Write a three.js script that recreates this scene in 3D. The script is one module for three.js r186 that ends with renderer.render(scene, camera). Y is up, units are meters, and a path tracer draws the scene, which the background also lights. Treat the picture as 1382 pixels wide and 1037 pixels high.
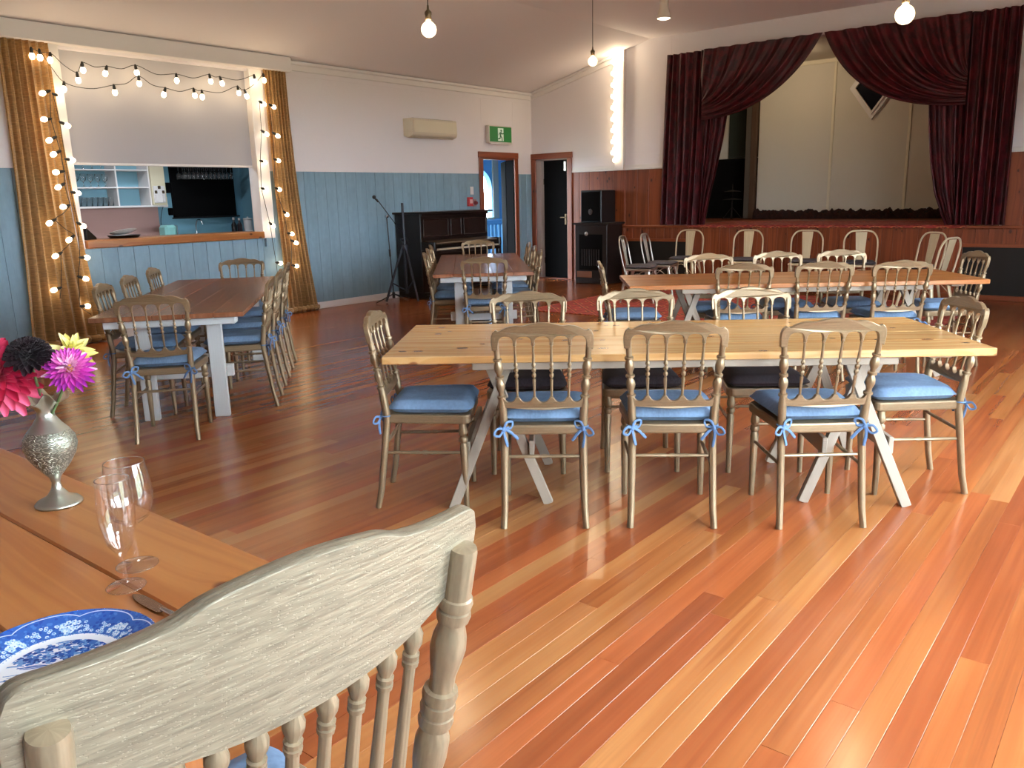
import * as THREE from 'three';
import { mergeGeometries, mergeVertices, toCreasedNormals } from 'three/addons/utils/BufferGeometryUtils.js';
import { RectAreaLightUniformsLib } from 'three/addons/lights/RectAreaLightUniformsLib.js';

// ------------------------------------------------------------------ camera, sky, exposure
const scene = new THREE.Scene();
const renderer = new THREE.WebGLRenderer({ antialias: true });
renderer.toneMapping = THREE.LinearToneMapping;
renderer.toneMappingExposure = 1.0;
renderer.shadowMap.enabled = true;
RectAreaLightUniformsLib.init();
const camera = new THREE.PerspectiveCamera(50.5156, 1382 / 1037, 0.05, 120);
camera.position.set(0, 1.36, 0);
camera.quaternion.setFromRotationMatrix(new THREE.Matrix4().makeBasis(
  new THREE.Vector3(0.78110812, -0.02410513, -0.62393032),
  new THREE.Vector3(-0.12014904, 0.97477767, -0.18807634),
  new THREE.Vector3(0.61272695, 0.22187258, 0.75851054)));
scene.background = new THREE.Color().setRGB(0.76, 0.89, 1.0);     // even overcast sky
scene.backgroundIntensity = 30.5;

// ------------------------------------------------------------------ helpers
const V = (x, y, z) => new THREE.Vector3(x, y, z);
const lerp = (a, b, t) => a + (b - a) * t;
function rng(seed) { let a = seed >>> 0; return () => { a = (a + 0x6D2B79F5) >>> 0; let t = a; t = Math.imul(t ^ (t >>> 15), t | 1); t ^= t + Math.imul(t ^ (t >>> 7), t | 61); return ((t ^ (t >>> 14)) >>> 0) / 4294967296; }; }
const R = rng(20240);
const used = {};
function numbered(n) { const k = used[n] = (used[n] ?? -1) + 1; return k ? n + '_' + String(k).padStart(3, '0') : n; }
function hash(x, y, s) { let h = Math.imul(x, 374761393) ^ Math.imul(y, 668265263) ^ Math.imul(s, 2147483647 ^ 0x5bd1e995); h = Math.imul(h ^ (h >>> 13), 1274126177); return ((h ^ (h >>> 16)) >>> 0) / 4294967296; }
function vnoise(x, y, px, py, s) {            // value noise that tiles after px, py cells
  const xi = Math.floor(x), yi = Math.floor(y), fx = x - xi, fy = y - yi, u = fx * fx * (3 - 2 * fx), v = fy * fy * (3 - 2 * fy);
  const m = (a, b) => ((a % b) + b) % b, g = (a, b) => hash(m(a, px), m(b, py), s);
  return lerp(lerp(g(xi, yi), g(xi + 1, yi), u), lerp(g(xi, yi + 1), g(xi + 1, yi + 1), u), v);
}
function fbm(x, y, px, py, s, o = 4) { let a = 0, w = 0.5, t = 0; for (let i = 0; i < o; i++) { a += w * vnoise(x, y, px, py, s + i * 17); t += w; x *= 2; y *= 2; px *= 2; py *= 2; w *= 0.5; } return a / t; }
function dataTex(w, h, fn, srgb = true) {     // fn(u, v) gives 0..255 values
  const d = new Uint8Array(w * h * 4);
  for (let j = 0; j < h; j++) for (let i = 0; i < w; i++) { const c = fn(i / w, j / h), k = (j * w + i) * 4; for (let q = 0; q < 3; q++) d[k + q] = Math.max(0, Math.min(255, c[q])); d[k + 3] = 255; }
  const t = new THREE.DataTexture(d, w, h, THREE.RGBAFormat);
  t.wrapS = t.wrapT = THREE.RepeatWrapping; t.magFilter = THREE.LinearFilter; t.minFilter = THREE.LinearMipmapLinearFilter; t.generateMipmaps = true;
  if (srgb) t.colorSpace = THREE.SRGBColorSpace;
  t.needsUpdate = true; return t;
}
const metres = (t, u, v) => { t.repeat.set(1 / u, 1 / v); return t; };
const mixc = (a, b, t) => [lerp(a[0], b[0], t), lerp(a[1], b[1], t), lerp(a[2], b[2], t)];
const cl = (x) => Math.max(0, Math.min(1, x));
const sm = (a, b, x) => { const t = cl((x - a) / (b - a)); return t * t * (3 - 2 * t); };

// geometry
function finish(pos, idx, uv) {
  const g = new THREE.BufferGeometry();
  g.setAttribute('position', new THREE.Float32BufferAttribute(pos, 3));
  g.setAttribute('uv', new THREE.Float32BufferAttribute(uv ?? new Array(pos.length / 3 * 2).fill(0), 2));
  if (idx) g.setIndex(idx);
  g.computeVertexNormals(); return g;
}
function cbox(w, h, d, x = 0, y = 0, z = 0, c = 0.003, ou = 0, ov = 0) {   // box with chamfered edges, uv in metres, u along the longest side
  const X = w / 2, Y = h / 2, Z = d / 2; c = Math.min(c, X * 0.45, Y * 0.45, Z * 0.45);
  const L = w >= h && w >= d ? 0 : h >= d ? 1 : 2, pos = [], nor = [], uv = [];
  const put = (p, n) => { pos.push(p[0] + x, p[1] + y, p[2] + z); nor.push(...n);
    const a = Math.abs(n[0]), b = Math.abs(n[1]), e = Math.abs(n[2]), N = a >= b && a >= e ? 0 : b >= e ? 1 : 2;
    const r = [0, 1, 2].filter((k) => k !== N); const u = N === L ? r[0] : L, v = N === L ? r[1] : r.find((k) => k !== L);
    uv.push(p[u] + ou, p[v] + ov); };
  const tri = (a, b, q, n) => { const e1 = [0, 1, 2].map((k) => b[k] - a[k]), e2 = [0, 1, 2].map((k) => q[k] - a[k]);
    const cr = [e1[1] * e2[2] - e1[2] * e2[1], e1[2] * e2[0] - e1[0] * e2[2], e1[0] * e2[1] - e1[1] * e2[0]];
    const f = cr[0] * n[0] + cr[1] * n[1] + cr[2] * n[2] < 0; for (const p of f ? [a, q, b] : [a, b, q]) put(p, n); };
  const S = [X, Y, Z];
  const pt = (s, k) => [0, 1, 2].map((i) => s[i] * (i === k ? S[i] : S[i] - c));
  for (let k = 0; k < 3; k++) for (const s of [-1, 1]) {
    const i = (k + 1) % 3, j = (k + 2) % 3, n = [0, 0, 0]; n[k] = s;
    const q = [[-1, -1], [1, -1], [1, 1], [-1, 1]].map(([a, b]) => { const t = [0, 0, 0]; t[k] = s; t[i] = a; t[j] = b; return pt(t, k); });
    tri(q[0], q[1], q[2], n); tri(q[0], q[2], q[3], n);
  }
  for (let k = 0; k < 3; k++) for (const a of [-1, 1]) for (const b of [-1, 1]) {   // edges along k
    const i = (k + 1) % 3, j = (k + 2) % 3, n = [0, 0, 0]; n[i] = a * 0.7071; n[j] = b * 0.7071;
    const mk = (e, f) => { const t = [0, 0, 0]; t[k] = e; t[i] = a; t[j] = b; return pt(t, f); };
    const p = [mk(-1, i), mk(1, i), mk(1, j), mk(-1, j)]; tri(p[0], p[1], p[2], n); tri(p[0], p[2], p[3], n);
  }
  for (const a of [-1, 1]) for (const b of [-1, 1]) for (const e of [-1, 1]) { const t = [a, b, e]; tri(pt(t, 0), pt(t, 1), pt(t, 2), [a * 0.577, b * 0.577, e * 0.577]); }
  const g = new THREE.BufferGeometry();
  g.setAttribute('position', new THREE.Float32BufferAttribute(pos, 3)); g.setAttribute('normal', new THREE.Float32BufferAttribute(nor, 3)); g.setAttribute('uv', new THREE.Float32BufferAttribute(uv, 2));
  return g;
}
// box from its corners
const span = (x0, x1, y0, y1, z0, z1, c = 0.002, ou = 0, ov = 0) => cbox(Math.abs(x1 - x0), Math.abs(y1 - y0), Math.abs(z1 - z0), (x0 + x1) / 2, (y0 + y1) / 2, (z0 + z1) / 2, c, ou, ov);
function merge(list) {
  const l = list.map((g) => { const n = g.index ? g.toNonIndexed() : g; const o = new THREE.BufferGeometry(); for (const k of ['position', 'normal', 'uv']) o.setAttribute(k, n.getAttribute(k)); return o; });
  return l.length === 1 ? l[0] : mergeGeometries(l);
}
function xf(g, x, y, z, rx = 0, ry = 0, rz = 0, s = 1) { g.applyMatrix4(new THREE.Matrix4().compose(V(x, y, z), new THREE.Quaternion().setFromEuler(new THREE.Euler(rx, ry, rz)), typeof s === 'number' ? V(s, s, s) : s)); return g; }
function lathe(prof, seg = 16) { const g = new THREE.LatheGeometry(prof.map(([r, y]) => new THREE.Vector2(Math.max(r, 0.00001), y)), seg); g.computeVertexNormals(); return g; }
function sweep(path, rad, seg = 8, cap = true) {     // round bar along path, rad: number or one per point
  const n = path.length, pos = [], uv = [], idx = []; let T = path[1].clone().sub(path[0]).normalize();
  let N = Math.abs(T.y) < 0.9 ? V(0, 1, 0) : V(1, 0, 0); N.sub(T.clone().multiplyScalar(N.dot(T))).normalize();
  let len = 0;
  for (let i = 0; i < n; i++) {
    const t = (i === 0 ? path[1].clone().sub(path[0]) : i === n - 1 ? path[i].clone().sub(path[i - 1]) : path[i + 1].clone().sub(path[i - 1])).normalize();
    N.sub(t.clone().multiplyScalar(N.dot(t))).normalize(); const B = t.clone().cross(N), r = Array.isArray(rad) ? rad[i] : rad;
    if (i) len += path[i].distanceTo(path[i - 1]);
    for (let k = 0; k <= seg; k++) { const a = k / seg * Math.PI * 2, p = path[i].clone().addScaledVector(N, Math.cos(a) * r).addScaledVector(B, Math.sin(a) * r); pos.push(p.x, p.y, p.z); uv.push(len, k / seg * 0.1); }
  }
  const w = seg + 1;
  for (let i = 0; i < n - 1; i++) for (let k = 0; k < seg; k++) { const a = i * w + k; idx.push(a, a + w, a + 1, a + 1, a + w, a + w + 1); }
  const g = finish(pos, idx, uv);
  if (!cap) return g;
  const caps = [];
  for (const e of [0, n - 1]) { const p = [], id = [], u = []; for (let k = 0; k < seg; k++) { const b = (e * w + k) * 3; p.push(pos[b], pos[b + 1], pos[b + 2]); u.push(0, 0); } p.push(path[e].x, path[e].y, path[e].z); u.push(0, 0); for (let k = 0; k < seg; k++) e ? id.push(seg, k, (k + 1) % seg) : id.push(seg, (k + 1) % seg, k); caps.push(finish(p, id, u)); }
  return merge([g, ...caps]);
}
function smoothPath(pts, n) { return new THREE.CatmullRomCurve3(pts).getPoints(n); }
function bar(a, b, w, h, up = V(0, 1, 0), c = 0.002) {     // square bar from a to b
  const d = b.clone().sub(a), L = d.length(), g = cbox(w, h, L, 0, 0, 0, c, R() * 3, R());
  const z = d.normalize(), x = up.clone().cross(z).normalize(), y = z.clone().cross(x);
  const m = new THREE.Matrix4().makeBasis(x, y, z).setPosition(a.clone().add(b).multiplyScalar(0.5)); g.applyMatrix4(m); return g;
}
function surface(nu, nv, f, two) {          // grid of f(u,v) -> [x,y,z]
  const pos = [], uv = [], idx = [];
  for (let j = 0; j <= nv; j++) for (let i = 0; i <= nu; i++) { const p = f(i / nu, j / nv); pos.push(p[0], p[1], p[2]); uv.push(p[3] ?? i / nu, p[4] ?? j / nv); }
  for (let j = 0; j < nv; j++) for (let i = 0; i < nu; i++) { const a = j * (nu + 1) + i, b = a + nu + 1; idx.push(a, b, a + 1, a + 1, b, b + 1); }
  return finish(pos, idx, uv);
}
function cloth(nu, nv, f, th = 0.004) {     // a surface with thickness along z
  const F = surface(nu, nv, f), B = surface(nu, nv, (u, v) => { const p = f(1 - u, v); return [p[0], p[1], p[2] - th, p[3], p[4]]; });
  return merge([F, B]);
}
function extr(shape, depth, bevel = 0, seg = 2, cs = 8) { const g = new THREE.ExtrudeGeometry(shape, { depth: depth - 2 * bevel, bevelEnabled: bevel > 0, bevelThickness: bevel, bevelSize: bevel, bevelOffset: -bevel, bevelSegments: seg, curveSegments: cs }); g.translate(0, 0, -(depth - 2 * bevel) / 2); return g; }

// scene objects
function mesh(name, geo, mat, parent, label) { const m = new THREE.Mesh(geo, mat); m.name = parent === scene ? numbered(name) : name; parent.add(m); if (label) m.userData.label = label; return m; }
function thing(name, label, category, x = 0, y = 0, z = 0, turn = 0, group) {
  const o = new THREE.Group(); o.name = numbered(name); o.position.set(x, y, z); o.rotation.y = turn; o.userData = { label, category }; if (group) o.userData.group = group; scene.add(o); return o;
}
function single(name, geo, mat, label, category, group) { const m = mesh(name, geo, mat, scene); m.userData = { label, category }; if (group) m.userData.group = group; return m; }
function structure(name) { const o = new THREE.Group(); o.name = name; o.userData = { kind: 'structure' }; scene.add(o); return o; }
function copyOf(o, x, y, z, turn, label) { const c = o.clone(); c.name = numbered(o.name); c.position.set(x, y, z); c.rotation.y = turn; c.userData = { ...o.userData, label }; scene.add(c); return c; }
const M = (o) => new THREE.MeshStandardMaterial(o);
const MP = (o) => new THREE.MeshPhysicalMaterial(o);
const C = (r, g, b) => new THREE.Color().setRGB(Math.min(r, 255) / 255, Math.min(g, 255) / 255, Math.min(b, 255) / 255, THREE.SRGBColorSpace);

// ------------------------------------------------------------------ textures
function streak(u, v, s) { return fbm(u * 4, v * 24, 4, 24, s, 5); }
const floorTex = [[[212, 162, 108], [190, 134, 84], 11], [[200, 140, 88], [178, 114, 70], 23], [[190, 120, 76], [166, 98, 62], 37], [[212, 168, 116], [194, 146, 98], 53]].map(([a, b, s]) => metres(dataTex(1024, 256, (u, v) => {
  const big = fbm(u * 3, v * 3, 3, 3, s + 5, 3), st = fbm(u * 2, v * 16, 2, 16, s, 4), fine = fbm(u * 14, v * 150, 14, 150, s + 9, 2);
  let c = mixc(a, b, sm(0.3, 0.72, big * 0.5 + st * 0.5 + (fine - 0.5) * 0.2)); const dark = sm(0.64, 0.82, fbm(u * 3, v * 22, 3, 22, s + 61, 4)); c = mixc(c, [150, 90, 60], dark * 0.3);
  const k = 0.95 + fine * 0.1; return [c[0] * k, c[1] * k, c[2] * k];
}), 2.6, 0.5));
function pineTex(a, b, knot, s, nk) {
  const rr = rng(s * 7 + 1), K = [...Array(nk)].map(() => [rr(), rr(), 0.5 + rr() * 0.9]);
  return metres(dataTex(1024, 512, (u, v) => {
    let wob = fbm(u * 3, v * 4, 3, 4, s, 3), kd = 0, ring = 0;
    for (const [ku, kv, kr] of K) { let du = Math.abs(u - ku), dv = Math.abs(v - kv); du = Math.min(du, 1 - du) * 2.4; dv = Math.min(dv, 1 - dv) * 0.9; const d = Math.hypot(du * 0.62, dv) / (0.012 * kr); kd = Math.max(kd, 1 - sm(0.6, 1.25, d)); ring = Math.max(ring, Math.exp(-d * 0.45)); }
    const g = fbm(u * 2.0, v * 46 + wob * 5 + ring * 2.5, 2, 46, s + 3, 4), f = fbm(u * 22, v * 160, 22, 160, s + 8, 2);
    let c = mixc(a, b, sm(0.35, 0.7, g) * 0.8 + (f - 0.5) * 0.25); c = mixc(c, b, ring * 0.5); return mixc(c, knot, kd * 0.9);
  }), 2.4, 0.9);
}
const pinePale = pineTex([230, 194, 138], [210, 162, 102], [118, 70, 42], 3, 34);
const pineHoney = pineTex([216, 150, 88], [190, 116, 60], [98, 48, 30], 5, 26);
const pineRed = pineTex([178, 104, 66], [146, 78, 48], [84, 42, 28], 9, 22);
const pineBrown = pineTex([190, 132, 96], [160, 104, 72], [96, 58, 40], 13, 18);
const grainBump = dataTex(512, 256, (u, v) => { const k = 255 * fbm(u * 5, v * 70, 5, 70, 77, 3); return [k, k, k]; }, false);
metres(grainBump, 0.6, 0.16);
const plasterBump = metres(dataTex(256, 256, (u, v) => { const k = 255 * fbm(u * 14, v * 14, 14, 14, 91, 4); return [k, k, k]; }, false), 0.5, 0.5);
const paintWear = (base, s) => metres(dataTex(512, 512, (u, v) => { const st = fbm(u * 3, v * 26, 3, 26, s, 4), sp = fbm(u * 30, v * 30, 30, 30, s + 4, 3); const k = 0.97 + (st - 0.5) * 0.1 + (sp - 0.5) * 0.06; return base.map((b) => b * k); }), 1.8, 1.0);
const bluePaint = paintWear([164, 194, 210], 131);
const goldTex = metres(dataTex(256, 256, (u, v) => { const st = fbm(u * 6, v * 40, 6, 40, 207, 4), sp = fbm(u * 50, v * 50, 50, 50, 209, 2), k = 0.97 + (st - 0.5) * 0.16 + (sp - 0.5) * 0.08; return [222 * k, 211 * k, 194 * k]; }), 0.5, 0.12);
const pressLine = (u, v) => fbm(u * 10, v * 46, 10, 46, 301, 3), pressFleck = (u, v) => sm(0.68, 0.86, fbm(u * 70, v * 120, 70, 120, 305, 2));
const pressTex = metres(dataTex(1024, 512, (u, v) => { const k = 0.9 + (pressLine(u, v) - 0.5) * 0.3 + pressFleck(u, v) * 0.1; return [218 * k, 211 * k, 194 * k]; }), 0.3, 0.16);
const pressBump = metres(dataTex(1024, 512, (u, v) => { const k = 255 * (pressLine(u, v) * 0.75 + pressFleck(u, v) * 0.25); return [k, k, k]; }, false), 0.3, 0.16);
const velvetTex = metres(dataTex(512, 512, (u, v) => { const a = fbm(u * 26, v * 16, 26, 16, 401, 4), b = fbm(u * 90, v * 70, 90, 70, 409, 2), k = sm(0.36, 0.7, a * 0.75 + b * 0.25); return mixc([66, 10, 18], [112, 22, 34], k); }), 1.3, 1.6);
const velvetBump = metres(dataTex(512, 512, (u, v) => { const k = 255 * fbm(u * 26, v * 16, 26, 16, 401, 4); return [k, k, k]; }, false), 1.3, 1.6);
const burlapTex = metres(dataTex(256, 256, (u, v) => { const a = Math.sin(u * Math.PI * 2 * 42) * 0.5 + 0.5, b = Math.sin(v * Math.PI * 2 * 42) * 0.5 + 0.5, n = fbm(u * 8, v * 60, 8, 60, 501, 3), k = 0.8 + 0.14 * a * b + (n - 0.5) * 0.35; return [222 * k, 172 * k, 106 * k]; }), 0.25, 0.25);
const blueVelvet = metres(dataTex(256, 256, (u, v) => { const a = fbm(u * 8, v * 5, 8, 5, 601, 4), f = fbm(u * 70, v * 70, 70, 70, 605, 2), k = 0.92 + (a - 0.5) * 0.26 + (f - 0.5) * 0.14; return [144 * k, 176 * k, 210 * k]; }), 0.5, 0.5);
const rugTex = metres(dataTex(512, 512, (u, v) => {
  const m = (x) => Math.abs(((x * 6) % 1) - 0.5), d = m(u) + m(v), n = fbm(u * 40, v * 40, 40, 40, 701, 3);
  let c = d < 0.22 ? [70, 24, 34] : d < 0.3 ? [188, 120, 70] : d > 0.86 ? [58, 32, 48] : [146, 52, 44];
  if (Math.abs(m(u) - m(v)) < 0.03) c = [196, 96, 66]; const k = 0.75 + n * 0.5; return c.map((x) => x * k);
}), 1.6, 1.6);
const greyCloth = metres(dataTex(256, 256, (u, v) => { const f = fbm(u * 60, v * 60, 60, 60, 801, 3), k = 0.75 + f * 0.5; return [128 * k, 124 * k, 132 * k]; }), 0.3, 0.3);

// ------------------------------------------------------------------ materials
const mat = {
  plaster: M({ color: C(234, 227, 229), roughness: 0.75, bumpMap: plasterBump, bumpScale: 0.0008 }),
  ceiling: M({ color: C(236, 228, 229), roughness: 0.8, bumpMap: plasterBump, bumpScale: 0.0006 }),
  trimWhite: M({ color: C(232, 226, 224), roughness: 0.45 }),
  blue: [1, 0.98, 1.02, 0.99].map((k) => M({ color: C(212 * k, 218 * k, 222 * k), map: bluePaint, roughness: 0.6, bumpMap: grainBump, bumpScale: 0.0006 })),
  floor: [], wallWood: [], pale: [], honey: [], red: [],
  doorTrim: M({ color: C(214, 184, 158), map: pineRed, roughness: 0.4 }),
  black: M({ color: C(12, 11, 12), roughness: 0.4 }), blackMatt: MP({ color: C(9, 8, 9), roughness: 0.9, specularIntensity: 0.3 }),
  gold: M({ color: C(158, 141, 118), map: goldTex, roughness: 0.34, metalness: 0.5 }),
  press: M({ color: C(186, 180, 168), map: pressTex, roughness: 0.38, metalness: 0.35, bumpMap: pressBump, bumpScale: 0.0012 }), pressPlain: M({ color: C(172, 160, 142), map: goldTex, roughness: 0.34, metalness: 0.4 }),
  cushion: MP({ color: C(200, 200, 204), map: blueVelvet, roughness: 0.85, sheen: 0.5, sheenColor: C(150, 185, 225), sheenRoughness: 0.4 }),
  cushionDark: MP({ color: C(110, 96, 98), map: greyCloth, roughness: 0.9, sheen: 0.2, sheenColor: C(120, 110, 120), sheenRoughness: 0.5 }),
  ribbon: M({ color: C(84, 112, 150), roughness: 0.8 }),
  greyPad: M({ color: C(150, 146, 150), map: greyCloth, roughness: 0.9 }),
  cream: M({ color: C(204, 186, 152), roughness: 0.35, metalness: 0.2 }),
  steel: M({ color: C(176, 168, 158), roughness: 0.32, metalness: 0.8 }),
  chrome: M({ color: C(210, 210, 212), roughness: 0.14, metalness: 1 }),
  trestle: [1, 0.95, 1.04].map((k) => M({ color: C(150 * k, 136 * k, 120 * k), roughness: 0.6, bumpMap: grainBump, bumpScale: 0.0006 })),
  whiteWood: M({ color: C(192, 192, 190), roughness: 0.5, bumpMap: grainBump, bumpScale: 0.0006 }),
  velvet: MP({ color: C(222, 222, 222), map: velvetTex, roughness: 0.55, sheen: 0.5, sheenColor: C(170, 50, 66), sheenRoughness: 0.35, bumpMap: velvetBump, bumpScale: 0.003, side: THREE.DoubleSide }),
  burlap: MP({ map: burlapTex, roughness: 0.95, transmission: 0.45, thickness: 0, side: THREE.DoubleSide }),
  rug: M({ map: rugTex, roughness: 0.95 }),
  solidGlass: MP({ color: 0xffffff, roughness: 0.01, transmission: 1, thickness: 0.002, ior: 1.5 }),
  glass: MP({ color: 0xffffff, roughness: 0.02, transmission: 1, thickness: 0, ior: 1.8 }),
  pane: MP({ color: 0xffffff, roughness: 0, transmission: 1, thickness: 0, ior: 1.45 }),
  bulb: M({ color: C(255, 240, 215), emissive: new THREE.Color().setRGB(1, 0.82, 0.55), emissiveIntensity: 7, roughness: 0.3 }),
  socket: M({ color: C(34, 32, 30), roughness: 0.5 }),
  wire: M({ color: C(40, 36, 32), roughness: 0.6 }),
  brass: M({ color: C(96, 78, 58), roughness: 0.4, metalness: 0.8 }),
  backdrop: M({ color: C(216, 208, 194), roughness: 0.85, bumpMap: plasterBump, bumpScale: 0.001 }),
  batten: M({ color: C(232, 222, 200), roughness: 0.7 }),
  stageDark: M({ color: C(40, 32, 30), roughness: 0.9 }),
  kitchenBlue: M({ color: C(120, 170, 190), roughness: 0.5 }),
  kitchenPink: M({ color: C(190, 150, 142), roughness: 0.7 }),
  porchBlue: M({ color: C(86, 146, 190), roughness: 0.6 }),
  ground: M({ color: C(112, 116, 92), roughness: 1 }),
};
for (const [i, k] of [[0, 1], [0, 1.02], [0, 0.96], [1, 1], [1, 1.03], [1, 0.96], [1, 0.98], [2, 0.98], [2, 1.06], [2, 1.02], [3, 1]]) mat.floor.push(MP({ color: C(206 * k, 180 * k, 160 * k), map: floorTex[i], roughness: 0.21, specularIntensity: 1 }));
for (const k of [1, 0.95, 1.04]) { mat.wallWood.push(M({ color: C(204 * k, 178 * k, 152 * k), map: pineRed, roughness: 0.42, bumpMap: grainBump, bumpScale: 0.0004 })); mat.pale.push(M({ color: C(222 * k, 210 * k, 200 * k), map: pinePale, roughness: 0.24 })); mat.honey.push(M({ color: C(214 * k, 206 * k, 196 * k), map: pineHoney, roughness: 0.28 })); mat.red.push(M({ color: C(196 * k, 186 * k, 182 * k), map: pineBrown, roughness: 0.25 })); }
const pick = (a) => a[Math.floor(R() * a.length)];

// ------------------------------------------------------------------ the hall
const XL = -8.72, XR = 0.88, ZB = -11.48, ZR = 3.0, DADO = 1.76, TOP = 3.07, FLAT = 3.64, KL = -6.45, KR = -1.39;
const EX = 0.15;

{ // floor: boards run towards the stage wall
  const fl = structure('floor');
  mesh('subfloor', span(-11.2, XR + EX, -0.12, -0.022, -14.6, ZR + EX), M({ color: C(120, 70, 44), roughness: 0.9 }), fl);
  const bw = 0.079, far = []; let n = 0; const list = [];
  for (let x = XL; x < XR - 0.01; x += bw) {
    let z = ZR + R() * 1.5;
    while (z > ZB) { const L = 1.3 + R() * 2.6, z0 = Math.min(ZR, z), z1 = Math.max(ZB, z - L); if (z0 - z1 > 0.05) list.push([x, Math.min(XR, x + bw), z0, z1]); z -= L; }
  }
  // the 300 boards that show largest (nearest to the camera, in front of it) are single parts
  const dist = ([x0, x1, z0, z1]) => { const x = (x0 + x1) / 2, z = (z0 + z1) / 2, f = -0.63 * x - 0.77 * z; return Math.hypot(x, z) + (f < 0.6 ? 20 : 0); };
  list.sort((a, b) => dist(a) - dist(b));
  list.forEach((b, i) => {
    const g = i >= 300 || dist(b) > 2.9 ? span(b[0] + 0.0001, b[1] - 0.0001, -0.022, -0.0002, b[3] + 0.0001, b[2] - 0.0001, 0.0001, R() * 9, R() * 3) : span(b[0] + 0.0004, b[1] - 0.0004, -0.022, -R() * 0.0003, b[3] + 0.0005, b[2] - 0.0005, 0.0008, R() * 9, R() * 3);
    if (i < 300) mesh('floorboard', g, pick(mat.floor), fl); else (far[i % 5] ??= []).push(g);
  });
  far.forEach((g, i) => { const m = mesh('floorboards', merge(g), mat.floor[[0, 3, 7, 4, 9][i]], fl); m.userData.kind = 'stuff'; });
}
const groundPlane = structure('ground'); mesh('lawn', span(-60, 60, -0.5, -0.3, -60, 60), mat.ground, groundPlane);

const SV0 = -3.86, SV1 = -6.0, D1a = -10.18, D1b = -10.98, SVT = 2.9;     // servery and door openings in the left wall
{ // wall beside the servery
  const w = structure('wall_left'), B = XL - EX, f = XL;
  const P = [], bk = XL - 0.014;
  P.push(span(B, f, SVT, 3.2, ZR, ZB - EX), span(B, f, DADO, SVT, ZR, SV0), span(B, f, DADO, SVT, SV1, D1a), span(B, f, 2.01, SVT, D1a, D1b), span(B, f, DADO, SVT, D1b, ZB - EX));
  P.push(span(B, bk, 0, DADO, ZR, SV0), span(B, bk, 0, 0.96, SV0, SV1), span(B, bk, 0, DADO, SV1, D1a), span(B, bk, 0, DADO, D1b, ZB - EX));
  mesh('plaster', merge(P), mat.plaster, w);
  const run = (z0, z1, y1) => { let z = z0; while (z - 0.02 > z1) { const e = Math.max(z1, z - 0.172); mesh('plank', span(bk, f - R() * 0.0015, 0.0, y1, e + 0.0012, z - 0.0012, 0.003, R() * 5, R() * 3), pick(mat.blue), w); z = e; } };
  run(-2.6, SV0, DADO); run(SV0, SV1, 0.96); run(SV1, D1a, DADO); run(D1b, ZB, DADO);
  mesh('plank', span(bk, f, 0, DADO, -2.6, ZR, 0.003), mat.blue[0], w);
}
{ const b = structure('baseboard_left'); mesh('skirting', merge([span(XL, XL + 0.016, 0, 0.088, ZR, D1a + 0.1, 0.004), span(XL, XL + 0.016, 0, 0.088, D1b - 0.1, ZB, 0.004)]), mat.trimWhite, b); }
function cornice(name, pts, nrm) { const t = structure(name); const [a, b] = pts; const g = [bar(a.clone().addScaledVector(nrm, 0.012), b.clone().addScaledVector(nrm, 0.012), 0.024, 0.11, V(0, 1, 0), 0.006), bar(a.clone().addScaledVector(nrm, 0.03).add(V(0, 0.035, 0)), b.clone().addScaledVector(nrm, 0.03).add(V(0, 0.035, 0)), 0.06, 0.04, V(0, 1, 0), 0.01)]; mesh('moulding', merge(g), mat.trimWhite, t); }
cornice('trim_1', [V(XL, 3.015, -6.56), V(XL, 3.015, ZB)], V(1, 0, 0));
cornice('trim_2', [V(XL, 3.015, ZB), V(-7.04, 3.015 + 1.68 * 0.25, ZB)], V(0, 0, 1));

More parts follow.
